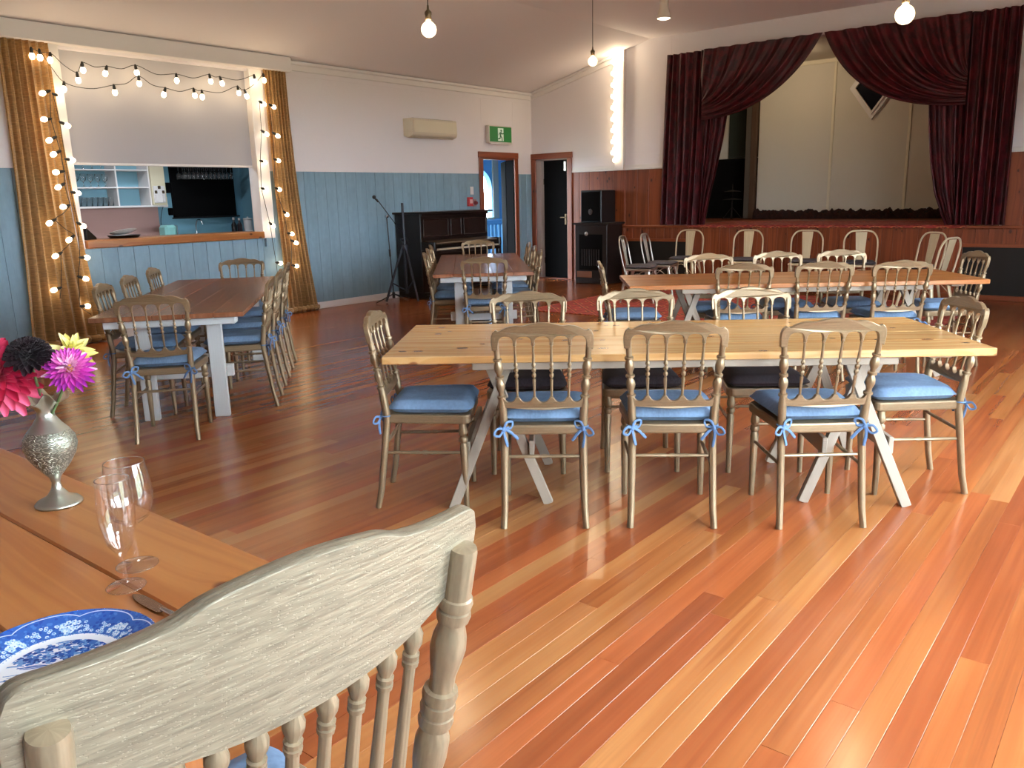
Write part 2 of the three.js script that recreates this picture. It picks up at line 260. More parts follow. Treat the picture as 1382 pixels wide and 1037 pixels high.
{ // stage wall
  const w = structure('wall_back'), z0 = ZB - EX, P = [], bk = ZB - 0.016;
  const D2a = -8.65, D2b = -7.97;      // doorway
  const SL = -6.1, SR = -1.66, ST = 3.35, SF = 0.9;  // proscenium
  P.push(span(XL - EX, SL, 2.0, 3.8, z0, ZB), span(SL, SR, ST, 3.8, z0, ZB), span(SR, XR + EX, DADO, 3.8, z0, ZB), span(XL - EX, D2a, 0, 2.0, z0, ZB), span(D2b, SL, DADO, 2.0, z0, ZB));
  P.push(span(D2b, SL, 0, DADO, z0, bk), span(SR, XR + EX, 0, DADO, z0, bk));
  mesh('plaster', merge(P), mat.plaster, w);
  const run = (xa, xb, ya, yb) => { let x = xa; while (x < xb - 0.02) { const e = Math.min(xb, x + 0.2 + R() * 0.03); mesh('board', span(x + 0.001, e - 0.001, ya, yb, bk, ZB - R() * 0.001, 0.003, R() * 9, R() * 5), pick(mat.wallWood), w); x = e; } };
  run(D2b, -6.86, 0, DADO); run(-6.86, SL, SF, DADO); run(SR, XR, SF, DADO);
  mesh('dado_rail', merge([span(-7.88, -6.16, DADO - 0.005, DADO + 0.03, ZB, ZB + 0.022, 0.006), span(-7.88, -6.16, DADO + 0.03, DADO + 0.075, ZB, ZB + 0.012, 0.004), span(SR + 0.02, XR, DADO - 0.005, DADO + 0.05, ZB, ZB + 0.018, 0.006)]), mat.trimWhite, w);
  mesh('pilaster', merge([span(-7.045, -6.87, DADO, 3.64, ZB, ZB + 0.07, 0.004)]), mat.trimWhite, w);
  mesh('opening_trim', merge([span(SL - 0.03, SL, SF, ST + 0.02, ZB, ZB + 0.012), span(SR, SR + 0.03, SF, ST + 0.02, ZB, ZB + 0.012), span(SL - 0.03, SR + 0.03, ST, ST + 0.025, ZB, ZB + 0.012)]), mat.trimWhite, w);
  // stage front
  const st = structure('trim_3');
  mesh('stage_backing', span(-6.86, XR, 0, SF - 0.03, z0, bk), mat.blackMatt, st);
  const front = (xa, xb, ya, yb) => { let x = xa; while (x < xb - 0.02) { const e = Math.min(xb, x + 0.13 + R() * 0.02); mesh('board', span(x + 0.001, e - 0.001, ya, yb, bk, ZB - R() * 0.001, 0.003, R() * 9, R() * 5), pick(mat.wallWood), st); x = e; } };
  front(-6.86, -5.68, 0.70, 0.868); front(-5.68, -2.05, 0.06, 0.868); front(-2.05, XR, 0.68, 0.868);
  mesh('stage_nosing', span(-6.9, XR, 0.868, 0.905, bk, ZB + 0.045, 0.008), mat.wallWood[0], st);
  mesh('base_rail', span(-6.86, XR, 0, 0.06, bk, ZB + 0.02, 0.005), mat.wallWood[1], st);
  mesh('panel_frame', merge([span(-2.05, XR, 0.64, 0.685, bk, ZB + 0.012, 0.004), span(-6.86, -5.68, 0.655, 0.70, bk, ZB + 0.012, 0.004), span(-5.72, -5.66, 0.06, 0.70, bk, ZB + 0.01, 0.004), span(-2.09, -2.03, 0.06, 0.70, bk, ZB + 0.01, 0.004)]), mat.wallWood[2], st);
  mesh('dark_panel', merge([span(-6.84, -5.7, 0.06, 0.66, bk, bk + 0.006), span(-2.05, XR, 0.06, 0.65, bk, bk + 0.006)]), mat.black, st, 'black panel in the stage front');
}
{ // the unseen window wall and the wall behind the photographer
  const w = structure('wall_right'), P = [], a = XR, b = XR + EX;
  const win = [[-7.9, -6.6, 0.85, 2.5], [-5.4, -3.7, 0.12, 2.45], [-3.0, -1.3, 0.12, 2.45], [-0.6, 0.3, 0.85, 2.5]];   // sash window, two pairs of glazed doors, sash window
  let z = ZB - EX; for (const [p, q, y0, y1] of win) { P.push(span(a, b, 0, 3.3, z, p), span(a, b, 0, y0, p, q), span(a, b, y1, 3.3, p, q)); z = q; } P.push(span(a, b, 0, 3.3, z, ZR + EX));
  mesh('plaster', merge(P), mat.plaster, w);
  win.forEach(([p, q, wy0, wy1], i) => { const o = structure('window_' + (i + 1)), m = (p + q) / 2, my = (wy0 + wy1) / 2;
    mesh('window_frame', merge([span(a - 0.02, b, wy0, wy0 + 0.06, p, q), span(a, b - 0.03, wy1 - 0.06, wy1, p, q), span(a, b - 0.03, wy0, wy1, p, p + 0.06), span(a, b - 0.03, wy0, wy1, q - 0.06, q), span(a + 0.05, b - 0.05, my - 0.025, my + 0.025, p, q), span(a + 0.05, b - 0.05, wy0, wy1, m - 0.025, m + 0.025)]), mat.trimWhite, o);
    for (const [y0, y1] of [[wy0 + 0.06, my - 0.025], [my + 0.025, wy1 - 0.06]]) for (const [s, e] of [[p + 0.06, m - 0.025], [m + 0.025, q - 0.06]]) { const g = new THREE.PlaneGeometry(e - s, y1 - y0); g.rotateY(-Math.PI / 2); g.translate(a + 0.075, (y0 + y1) / 2, (s + e) / 2); mesh('pane', g, mat.pane, o); } });
  const r = structure('wall_rear'); mesh('plaster', span(XL - EX, XR + EX, 0, 3.8, ZR, ZR + EX), mat.plaster, r);
}
{ // ceiling: two slopes and a flat middle, with thickness
  const c = structure('ceiling'), s = new THREE.Shape(), k = (FLAT - TOP) / (KL - XL);
  s.moveTo(XL - EX, TOP - k * EX); s.lineTo(XL, TOP); s.lineTo(KL, FLAT); s.lineTo(KR, FLAT); s.lineTo(XR + EX, TOP); s.lineTo(XR + EX, 3.95); s.lineTo(XL - EX, 3.95); s.closePath();
  const g = new THREE.ExtrudeGeometry(s, { depth: ZR - ZB + 2 * EX, bevelEnabled: false }); g.translate(0, 0, ZB - EX);
  mesh('boards', g, mat.ceiling, c);
}

// ------------------------------------------------------------------ servery and bar behind it
const KX = -10.9;
{
  const p = structure('trim_4'); mesh('pelmet', merge([span(XL, XL + 0.13, 2.925, 3.09, ZR, -6.54, 0.004)]), mat.trimWhite, p);
  const f = structure('trim_5');
  mesh('post', merge([span(XL - EX, XL + 0.03, 0.96, 2.925, SV0 - 0.005, SV0 + 0.10, 0.004)]), mat.trimWhite, f);
  mesh('post', merge([span(XL - EX, XL + 0.03, 0.96, 2.925, SV1 - 0.17, SV1 + 0.005, 0.004)]), mat.trimWhite, f);
  mesh('corbel', span(XL, XL + 0.05, 0.86, 0.965, SV1 - 0.06, SV1 - 0.02, 0.004), mat.blue[0], f);
  single('servery_counter', span(XL - 0.42, XL + 0.07, 0.965, 1.045, SV1 + 0.008, SV0 - 0.008, 0.008), mat.honey[1], 'polished orange-brown timber counter along the bar servery', 'counter');
  const b = thing('roller_blind', 'white blind half lowered over the bar servery', 'blind', XL - 0.07, 1.8, (SV0 + SV1) / 2);
  const L = SV0 - SV1 - 0.012;
  mesh('blind_panel', cbox(0.006, 1.08, L, 0, 0.56, 0, 0.001), M({ color: C(180, 175, 178), roughness: 0.8 }), b);
  mesh('bottom_bar', cbox(0.02, 0.025, L, 0, 0.0125, 0, 0.004), mat.trimWhite, b);
  // bar room shell
  const k = structure('wall_bar'), z0 = -2.6, z1 = -7.2, y1 = 2.6;
  mesh('back_wall_pink', span(KX - 0.1, KX, 0, y1, z0 + 0.1, -5.88), mat.kitchenPink, k);
  mesh('back_wall_blue', span(KX - 0.1, KX, 0, y1, -5.88, z1 - 0.1), mat.kitchenBlue, k);
  mesh('side_wall', span(KX - 0.05, XL - EX + 0.02, 0, y1, z1, z1 - 0.1), mat.kitchenBlue, k);
  mesh('end_wall', span(KX, XL - EX, 0, y1, z0, z0 + 0.1), mat.plaster, k);
  mesh('bar_ceiling', span(KX - 0.12, XL - EX + 0.02, y1 - 0.01, y1 + 0.1, z1 - 0.1, z0 + 0.1), mat.plaster, k);
  const bench = thing('back_bench', 'pale back bench under the wall shelves in the bar', 'bench', -10.6, 0, -4.95);
  mesh('cabinet', cbox(0.56, 0.9, 4.3, 0, 0.45, 0, 0.004), mat.trimWhite, bench); mesh('worktop', cbox(0.62, 0.035, 4.35, 0.02, 0.9175, 0, 0.006), M({ color: C(150, 146, 140), roughness: 0.4 }), bench);
  // added ceiling batten, hidden above the blind, to light the bar room
  const lt = thing('added_bar_light', 'added white batten light, unseen, brightening the bar room', 'light', -9.6, 2.52, -5.0);
  mesh('light_housing', cbox(0.12, 0.05, 1.2, 0, 0.035, 0, 0.006), mat.trimWhite, lt);
  mesh('light_tube', xf(lathe([[0, -0.58], [0.016, -0.58], [0.016, 0.58], [0, 0.58]], 10), 0, -0.01, 0, Math.PI / 2), M({ color: 0xffffff, emissive: new THREE.Color().setRGB(0.9, 0.95, 1), emissiveIntensity: 4 }), lt);
  const al = new THREE.RectAreaLight(new THREE.Color().setRGB(0.85, 0.94, 1), 60, 0.1, 1.16); al.position.set(0, -0.03, 0); al.rotation.x = -Math.PI / 2; lt.add(al);
  // shelf cabinet
  const s = thing('wall_shelf_cabinet', 'white open wall cabinet with pale blue back holding rows of glasses', 'cabinet', KX, 1.38, -5.18);
  const cz = [0.5, -0.04, -0.47, -0.68]; // local z of uprights
  mesh('back_panel', span(0.0, 0.012, 0, 0.8, cz[0], cz[2]), M({ color: C(132, 178, 196), roughness: 0.6 }), s);
  for (const z of [cz[0], cz[1], cz[2]]) mesh('upright', cbox(0.28, 0.8, 0.02, 0.14, 0.4, z), mat.trimWhite, s);
  mesh('bottom', cbox(0.3, 0.025, 1.2, 0.15, 0, -0.09), mat.trimWhite, s);
  for (const y of [0.24, 0.46]) { mesh('shelf', cbox(0.27, 0.016, 0.53, 0.14, y, 0.23), mat.trimWhite, s); mesh('shelf', cbox(0.27, 0.016, 0.42, 0.14, y, -0.255), mat.trimWhite, s); }
  mesh('side_panel', span(0, 0.3, 0, 0.8, cz[2] - 0.015, cz[3]), M({ color: C(226, 214, 184), roughness: 0.6 }), s, 'cream end panel');
  const box = thing('dispenser_panel', 'small white switch plate with two levers and dark knobs', 'switch plate', KX + 0.3, 1.42, -5.76);
  mesh('plate', cbox(0.012, 0.22, 0.16, 0.006, 0.11, 0), mat.trimWhite, box); for (const z of [-0.05, 0.05]) { mesh('lever', cbox(0.02, 0.1, 0.03, 0.02, 0.06, z, 0.008), mat.trimWhite, box); mesh('knob', cbox(0.02, 0.04, 0.03, 0.02, 0.14, z, 0.006), mat.brass, box); } mesh('knob', cbox(0.02, 0.04, 0.035, 0.02, 0.2, 0, 0.006), mat.brass, box);
  // glasses on shelves
  const cup = lathe([[0, 0], [0.028, 0], [0.034, 0.11], [0.0325, 0.11], [0.0265, 0.006], [0, 0.006]], 10);
  const gob = lathe([[0, 0], [0.03, 0], [0.03, 0.003], [0.004, 0.006], [0.004, 0.06], [0.03, 0.085], [0.036, 0.12], [0.03, 0.16], [0.029, 0.16], [0.034, 0.12], [0.028, 0.088], [0, 0.066]], 10);
  for (const [y, g, n, w, lab] of [[1.3935, cup, 7, 0.068, 'clear straight tumbler on the bottom shelf of the bar cabinet'], [1.629, gob, 5, 0.09, 'clear stemmed glass on the middle shelf of the bar cabinet'], [1.849, gob, 4, 0.11, 'clear stemmed glass on the top shelf of the bar cabinet']])
    for (let i = 0; i < n; i++) { const m = single(g === cup ? 'tumbler' : 'stem_glass', g, mat.solidGlass, lab, 'glass', lab.replace(/clear|/g, '').trim().split(' ').slice(-7).join(' ')); m.position.set(KX + 0.2, y, -4.75 - i * w); }
  // black board with hanging glass rack
  const hd = thing('black_backboard', 'black wall board behind the hanging glasses', 'board', KX, 1.2, -6.55);
  mesh('board', cbox(0.04, 0.95, 0.98, 0.02, 0.49, -0.03, 0.004), mat.blackMatt, hd); mesh('ledge', cbox(0.09, 0.02, 1.02, 0.045, 0.01, -0.03, 0.004), mat.black, hd);
  for (const [h, w, y] of [[0.14, 0.1, 0.42], [0.1, 0.07, 0.1]]) mesh('scroll', cbox(0.05, h, w, 0.025, y, 0.5, 0.025), mat.blackMatt, hd);
  const rk = thing('glass_rack', 'dark hanging rack for stem glasses over the bench', 'rack', KX + 0.24, 1.9, -6.5);
  mesh('rail', merge([cbox(0.02, 0.02, 0.9, -0.13, 0, 0), cbox(0.02, 0.02, 0.9, 0.02, 0, 0), cbox(0.02, 0.02, 0.9, 0.16, 0, 0)]), mat.black, rk); for (const z of [-0.4, 0.4]) mesh('hanger', cbox(0.02, 0.7, 0.02, 0.02, 0.35, z), mat.black, rk);
  const hang = xf(gob.clone(), 0, 0, 0, Math.PI); 
  for (let r = 0; r < 2; r++) for (let i = 0; i < 12; i++) { const m = single('hanging_glass', hang, mat.solidGlass, r ? 'upturned stem glass in the outer row of the hanging rack' : 'upturned stem glass in the inner row of the hanging rack', 'glass', r ? 'outer row of hanging glasses' : 'inner row of hanging glasses'); m.position.set(KX + 0.17 + r * 0.16, 1.889, -6.14 - i * 0.064); }
  // bits on bench and counter
  const tr = thing('serving_tray', 'round black tray with a white plate tilted on it', 'tray', -8.98, 1.045, -4.42, 0.3);
  mesh('tray', lathe([[0, 0], [0.14, 0], [0.17, 0.03], [0.165, 0.03], [0.137, 0.006], [0, 0.006]], 24), mat.black, tr); mesh('plate', xf(lathe([[0, 0], [0.09, 0], [0.14, 0.02], [0.138, 0.024], [0.09, 0.006], [0, 0.006]], 24), 0, 0.05, 0, 0, 0, 0.22), mat.trimWhite, tr);
  const ph = thing('card_reader', 'small black wedge-shaped stand at the counter end', 'stand', -8.95, 1.045, -4.02, 0.4);
  { const q = new THREE.Shape(); q.moveTo(-0.07, 0); q.lineTo(0.07, 0); q.lineTo(0.07, 0.02); q.lineTo(-0.06, 0.13); q.closePath(); mesh('body', xf(extr(q, 0.09, 0.003), 0, 0, 0, 0, Math.PI / 2), mat.black, ph); }
  const to = thing('toaster', 'pale teal toaster with chrome end on the bench', 'toaster', -10.45, 0.935, -5.74);
  mesh('body', cbox(0.2, 0.19, 0.16, 0, 0.1, 0, 0.03), M({ color: C(140, 200, 196), roughness: 0.3 }), to); mesh('end_plate', cbox(0.19, 0.17, 0.012, 0, 0.1, -0.084, 0.004), mat.chrome, to); mesh('slot', cbox(0.13, 0.006, 0.03, 0, 0.194, 0), mat.black, to);
  for (const [z, h, c, l] of [[-6.72, 0.26, C(30, 26, 30), 'dark bottle with pale cap on the bench'], [-6.81, 0.25, C(46, 34, 40), 'brown bottle beside the white canister']]) { const bo = thing('bottle', l, 'bottle', -10.42, 0.935, z); mesh('bottle_body', lathe([[0, 0], [0.036, 0], [0.038, 0.01], [0.038, h * 0.62], [0.014, h * 0.78], [0.014, h * 0.9], [0, h * 0.9]], 14), M({ color: c, roughness: 0.25 }), bo); mesh('cap', lathe([[0, h * 0.88], [0.017, h * 0.88], [0.017, h], [0, h]], 12), mat.trimWhite, bo); }
  const cn = thing('canister', 'white canister with lid at the end of the bench', 'canister', -10.42, 0.935, -6.95); mesh('body', lathe([[0, 0], [0.06, 0], [0.062, 0.01], [0.062, 0.22], [0, 0.22]], 20), mat.trimWhite, cn); mesh('lid', lathe([[0, 0.22], [0.065, 0.22], [0.065, 0.245], [0.012, 0.25], [0.012, 0.265], [0, 0.265]], 20), mat.trimWhite, cn);
  single('bench_tap', sweep(smoothPath([V(-10.7, 0.935, -6.3), V(-10.7, 1.1, -6.3), V(-10.66, 1.17, -6.3), V(-10.56, 1.17, -6.3), V(-10.53, 1.12, -6.3)], 20), 0.009, 8), mat.chrome, 'chrome swan-neck tap on the bar bench', 'tap');
  const so = thing('power_point', 'white wall socket beside the black board', 'socket', KX, 1.36, -5.99); mesh('plate', cbox(0.01, 0.14, 0.07, 0.005, 0.07, 0), mat.trimWhite, so); for (const y of [0.045, 0.1]) mesh('plug', cbox(0.03, 0.035, 0.03, 0.022, y, 0, 0.006), mat.black, so);
  { const cd = sweep(smoothPath([V(-0.42, 0.465, -0.22), V(-0.4, 0.36, -0.16), V(-0.41, 0.16, -0.14), V(-0.15, 0.007, -0.12), V(-0.06, 0.05, -0.085)], 20), 0.004, 6); mesh('cord', cd, mat.black, to); }
}
{ // porch beyond the doorway in the side wall
  const w = structure('wall_porch'), px = -10.9, z0 = -9.4, z1 = -14.2, y1 = 2.6;
  const s = new THREE.Shape(); s.moveTo(0, 0); s.lineTo(z0 - z1, 0); s.lineTo(z0 - z1, y1); s.lineTo(0, y1); s.closePath();
  const hole = new THREE.Path(), wa = z0 + 13.03 - 0.0, hL = -z0 - 0; // arch from z -12.2 to -13.0
  const a = z0 - -12.2, b = z0 - -13.0; const A = Math.abs(a), Bq = Math.abs(b), r = (Bq - A) / 2;
  hole.moveTo(A, 1.0); hole.lineTo(Bq, 1.0); hole.lineTo(Bq, 1.55); hole.absarc(A + r, 1.55, r, 0, Math.PI, false); hole.lineTo(A, 1.0); s.holes.push(hole);
  const g = new THREE.ExtrudeGeometry(s, { depth: 0.12, bevelEnabled: false, curveSegments: 16 }); g.rotateY(Math.PI / 2); g.translate(px - 0.12, 0, z0);
  mesh('porch_wall', g, mat.porchBlue, w);
  mesh('window_jamb', merge([span(px - 0.12, px + 0.02, 0.96, 1.0, -12.15, -13.06), span(px - 0.1, px + 0.02, 0.98, 2.2, -13.02, -13.2)]), M({ color: C(150, 146, 132), roughness: 0.6 }), w);
  mesh('end_walls', merge([span(px - 0.1, XL - EX + 0.1, 0, y1, z1, z1 - 0.1), span(XL - EX - 0.02, XL - EX, 0, y1, ZB - EX, z1)]), mat.porchBlue, w);
  mesh('porch_ceiling', span(px - 0.1, XL - EX, y1, y1 + 0.1, z1 - 0.1, z0 + 0.1), mat.porchBlue, w);
  const rail = thing('porch_railing', 'pale blue painted railing with square balusters beyond the doorway', 'railing', -10.45, 0, -12.4);
  mesh('handrail', cbox(0.06, 0.09, 1.5, 0, 0.92, 0, 0.008), mat.porchBlue, rail); mesh('bottom_rail', cbox(0.05, 0.06, 1.5, 0, 0.12, 0, 0.006), mat.porchBlue, rail);
  for (let i = 0; i < 13; i++) mesh('baluster', cbox(0.035, 0.75, 0.035, 0, 0.52, -0.7 + i * 0.116, 0.004), M({ color: C(120, 176, 210), roughness: 0.5 }), rail);
  const post = (z) => mesh('newel_post', cbox(0.09, 1.0, 0.09, 0, 0.5, z, 0.006), mat.porchBlue, rail); post(-0.78); post(0.78);
}
function architrave(o, axis, a, b, top, at, sgn) {   // timber frame round an opening
  const w = 0.095, t = 0.028, put = (u0, u1, y0, y1) => axis === 'z' ? span(at, at + t * sgn, y0, y1, u0, u1, 0.006, R() * 4, R()) : span(u0, u1, y0, y1, at, at + t * sgn, 0.006, R() * 4, R());
  mesh('architrave', put(a - w, a, 0, top), mat.doorTrim, o); mesh('architrave', put(b, b + w, 0, top), mat.doorTrim, o); mesh('architrave', put(a - w - 0.01, b + w + 0.01, top, top + w), mat.doorTrim, o);
}
{
  const d = structure('door_1'); architrave(d, 'z', D1b, D1a, 2.005, XL, 1);
  mesh('jamb', merge([span(XL - EX, XL, 0, 2.005, D1a - 0.02, D1a, 0.002), span(XL - EX, XL, 1.985, 2.005, D1a, D1b, 0.002)]), mat.doorTrim, d);
  mesh('hinge_jamb', span(XL - EX, XL, 0, 2.005, D1b, D1b + 0.02, 0.002), mat.blackMatt, d);
  mesh('leaf', bar(V(-8.89, 1.0, -11.0), V(-9.43, 1.0, -11.54), 0.04, 1.96), MP({ color: C(3, 3, 4), roughness: 0.95, specularIntensity: 0.15 }), d, 'black open door leaf');
  const e = structure('door_2'); architrave(e, 'x', -8.625, -7.975, 1.995, ZB, 1);
  mesh('jamb', merge([span(-8.65, -8.53, 0, 1.995, ZB - 0.1, ZB, 0.002), span(-7.995, -7.97, 0, 1.995, ZB - EX, ZB, 0.002), span(-8.65, -7.97, 1.975, 1.995, ZB - EX, ZB, 0.002)]), M({ color: C(178, 160, 150), roughness: 0.5 }), e);
  mesh('leaf', span(-8.53, -7.99, 0.01, 1.975, ZB - 0.13, ZB - 0.085, 0.004), mat.blackMatt, e, 'black closed door leaf'); mesh('threshold', span(-8.65, -7.97, -0.002, 0.012, ZB - EX, ZB + 0.02, 0.003), mat.wallWood[1], e);
  mesh('door_closer', cbox(0.05, 0.16, 0.05, -8.06, 1.87, ZB - 0.06, 0.006), mat.steel, e); mesh('handle', merge([cbox(0.035, 0.18, 0.012, -8.08, 1.0, ZB - 0.08, 0.003), cbox(0.1, 0.018, 0.02, -8.12, 1.03, ZB - 0.05, 0.006)]), mat.brass, e);
  for (const y of [0.3, 1.63]) mesh('hinge', cbox(0.012, 0.1, 0.02, -8.535, y, ZB - 0.08, 0.002), mat.brass, e);
}

// ------------------------------------------------------------------ stage
{
  const s = structure('wall_stage'), bz = -14.5;
  mesh('stage_floor', span(-7.4, XR, 0.8, 0.9, -15.1, ZB - EX + 0.02), mat.wallWood[1], s);
  mesh('stage_floor_edge', span(-6.1, -1.66, 0.8, 0.9, ZB - EX, ZB - 0.016), mat.wallWood[1], s);
  for (const [a, b] of [[-5.95, -4.69], [-4.67, -3.49], [-3.47, -2.27], [-2.25, -1.05], [-1.03, 0.1]]) mesh('panel', span(a, b, 0.9, 3.5, bz - 0.02, bz, 0.003), mat.backdrop, s);
  for (const x of [-4.68, -3.48, -2.26, -1.04]) mesh('batten', cbox(0.045, 2.6, 0.018, x, 2.2, bz + 0.005, 0.004), mat.batten, s);
  mesh('top_batten', cbox(6.1, 0.06, 0.02, -2.92, 3.46, bz + 0.006, 0.004), mat.batten, s);
  mesh('corner_post', cbox(0.1, 2.6, 0.1, -6.02, 2.2, bz + 0.02, 0.01), M({ color: C(84, 58, 40), roughness: 0.7 }), s); mesh('corner_strip', cbox(0.1, 2.6, 0.04, -6.12, 2.2, bz + 0.04, 0.01), M({ color: C(86, 76, 66), roughness: 0.8 }), s);
  mesh('wing_wall', merge([span(-7.4, 0.2, 0.8, 3.6, -15.1, -15.0), span(-7.4, -7.3, 0.8, 3.6, -15.1, ZB - EX + 0.02), span(0.1, 0.2, 0.8, 3.6, -15.1, ZB - EX + 0.02)]), mat.backdrop, s);
  mesh('wing_dark_panel', span(-7.29, -6.1, 0.9, 1.99, -14.98, -14.95, 0.003), mat.blackMatt, s); mesh('wing_green_panel', span(-6.72, -6.1, 2.0, 3.5, -14.99, -14.96, 0.003), M({ color: C(44, 50, 42), roughness: 0.9 }), s);
  mesh('stage_ceiling', span(-7.4, 0.2, 3.5, 3.62, -15.1, ZB - EX + 0.02), mat.backdrop, s);
  // diamond window in the backdrop
  const d = structure('window_5'), cx = -4.06, cy = 2.98, hw = 0.37, hh = 0.51;
  const dia = (w, h) => { const q = new THREE.Shape(); q.moveTo(0, h); q.lineTo(-w, 0); q.lineTo(0, -h); q.lineTo(w, 0); q.closePath(); return q; };
  const fr = dia(hw, hh); fr.holes.push(new THREE.Path(dia(hw - 0.1, hh - 0.138).getPoints())); mesh('window_frame', xf(extr(fr, 0.04, 0.004), cx, cy, bz + 0.02), mat.trimWhite, d);
  const fr2 = dia(hw - 0.06, hh - 0.083); fr2.holes.push(new THREE.Path(dia(hw - 0.1, hh - 0.138).getPoints())); mesh('inner_bead', xf(extr(fr2, 0.03, 0.004), cx, cy, bz + 0.045), mat.trimWhite, d);
  mesh('pane', xf(extr(dia(hw - 0.098, hh - 0.135), 0.01), cx, cy, bz + 0.008), M({ color: C(20, 24, 34), roughness: 0.15 }), d, 'dark window pane');
  // rug hanging over the stage edge
  single('stage_rug', cloth(90, 14, (u, v) => { const x = lerp(-5.75, -2.0, u), t = v * 1.75, n = fbm(u * 60, 2, 60, 60, 33, 2) * 0.02; return t < 1.62 ? [x, 0.911 + 0.002 * Math.sin(u * 90 + v * 20), lerp(ZB - 1.6, ZB + 0.05, t / 1.62), x, t] : [x, 0.911 - (t - 1.62) * (0.22 + n * 6), ZB + 0.052, x, t]; }, -0.004), mat.rug, 'red patterned rug hanging over the stage edge', 'rug');
  // dark cloth bunched along the backdrop foot
  single('bunched_cloth', surface(160, 10, (u, v) => { const x = lerp(-5.9, -2.5, u), a = Math.PI * v, r = 0.05 + 0.07 * fbm(u * 60, v * 3, 60, 8, 55, 3); return [x, 0.901 + Math.sin(a) * r * 1.7, bz + 0.16 - Math.cos(a) * -r + 0.03 * fbm(u * 60, v * 4, 60, 8, 59, 2), x, v * 0.4]; }), M({ color: C(70, 56, 52), map: rugTex, roughness: 0.95, side: THREE.DoubleSide }), 'dark patterned cloth bunched along the foot of the backdrop', 'cloth');
  const cy2 = thing('cymbal_stand', 'dim cymbal stand with two cymbals in the stage wing', 'cymbal stand', -6.32, 0.9, -14.3);
  mesh('pole', sweep([V(0, 0, 0), V(0, 0.62, 0)], 0.01, 8), mat.stageDark, cy2); for (let i = 0; i < 3; i++) { const a = i * 2.09; mesh('leg', sweep([V(0, 0.22, 0), V(Math.cos(a) * 0.2, 0.006, Math.sin(a) * 0.2)], 0.006, 6), mat.stageDark, cy2); }
  for (const [y, r] of [[0.36, 0.17], [0.5, 0.15]]) mesh('cymbal', lathe([[0.008, y + 0.02], [0.03, y + 0.015], [r, y - 0.01], [r, y - 0.013], [0.008, y + 0.012]], 24), M({ color: C(52, 50, 46), roughness: 0.5, metalness: 0.4 }), cy2);
  const sl = thing('stage_lamp', 'small warm lamp up behind the stage curtains', 'lamp', -5.15, 3.5, -13.2);
  mesh('lamp_base', lathe([[0, -0.05], [0.04, -0.05], [0.05, 0], [0, 0]], 14), mat.trimWhite, sl); mesh('lamp_bulb', xf(new THREE.SphereGeometry(0.035, 14, 10), 0, -0.08, 0), mat.bulb, sl);
  const pl = new THREE.PointLight(new THREE.Color().setRGB(1, 0.8, 0.52), 1.8, 0, 2); pl.position.set(0, -0.08, 0); sl.add(pl);
}
function stageCurtain(label, xo, xob, xt, yt, xp, ctrl, tail) {
  const o = thing('stage_curtain', label, 'curtain', (xo + xt) / 2, 0.905, ZB + 0.1), ox = (xo + xt) / 2, oy = 0.905, zz = 0;
  const sg = Math.sign(xt - xo), top = 3.36;
  // full-height drape at the side
  mesh('drape', cloth(150, 26, (u, v) => { const x = lerp(lerp(xo, xob, v), xt + sg * 0.03 - sg * 0.06 * v, u), y = lerp(top, 0.912, v), ph = u * 6.2 * Math.PI * 2 + 0.8 * Math.sin(v * 2.1 + u * 5) , A = 0.034 + 0.022 * v; return [x - ox + 0.012 * Math.sin(ph * 0.5 + v), y - oy, zz - 0.03 + A * Math.sin(ph) + 0.006 * Math.sin(ph * 2.3 + v * 3), u * 1.3, v * 2.5]; }), mat.velvet, o);
  // swag swept from the pelmet to the tie
  mesh('swag', cloth(170, 40, (u, v) => {
    const sx = lerp(xt - sg * 0.02, xp, u), ex = xt - sg * 0.03, ey = lerp(2.78, yt, Math.pow(u, 0.7)), cx = lerp(sx, ex, 0.3 - 0.02 * u), cyy = lerp(lerp(2.9, ctrl, u), ey, 0.2);
    const a = (1 - v) * (1 - v), b = 2 * v * (1 - v), c = v * v, x = a * sx + b * cx + c * ex, y = a * top + b * cyy + c * ey;
    const ph = u * 7.5 * Math.PI * 2 + 0.5 * Math.sin(v * 3 + u * 9), A = lerp(0.035, 0.06, Math.sin(v * Math.PI)) * (1 - 0.7 * v * v);
    return [x - ox, y - oy + 0.01 * v * Math.sin(ph), zz + 0.035 + 0.1 * Math.sin(Math.PI * cl(v)) * (0.3 + 0.7 * u) + A * Math.sin(ph) * 0.8 + 0.005 * Math.sin(ph * 2.7 + v * 4), u * 1.9, v * 1.5];
  }), mat.velvet, o);
  // tail falling behind the swag
  mesh('tail', cloth(110, 26, (u, v) => { const y = lerp(yt + 0.12, 0.912, v), e = tail.length - 1, f = v * e, i = Math.min(e - 1, Math.floor(f)), xi = lerp(tail[i], tail[i + 1], f - i), x = lerp(xt - sg * 0.12, xi, u), ph = u * 5 * Math.PI * 2 + v * 1.4; return [x - ox, y - oy, zz - 0.09 + 0.028 * Math.sin(ph) + 0.01 * Math.sin(ph * 2.7), u * 0.9 + 3, v * 1.5]; }), mat.velvet, o);
}
stageCurtain('dark red velvet stage curtain tied back beside the white pilaster wall', -6.13, -6.2, -5.5, 2.40, -3.86, 2.36, [-5.18, -5.24, -5.32, -5.42, -5.5]);
stageCurtain('dark red velvet stage curtain with diamond window showing behind its swag', -1.62, -1.6, -2.16, 2.32, -3.84, 2.30, [-2.56, -2.53, -2.48, -2.4, -2.25]);

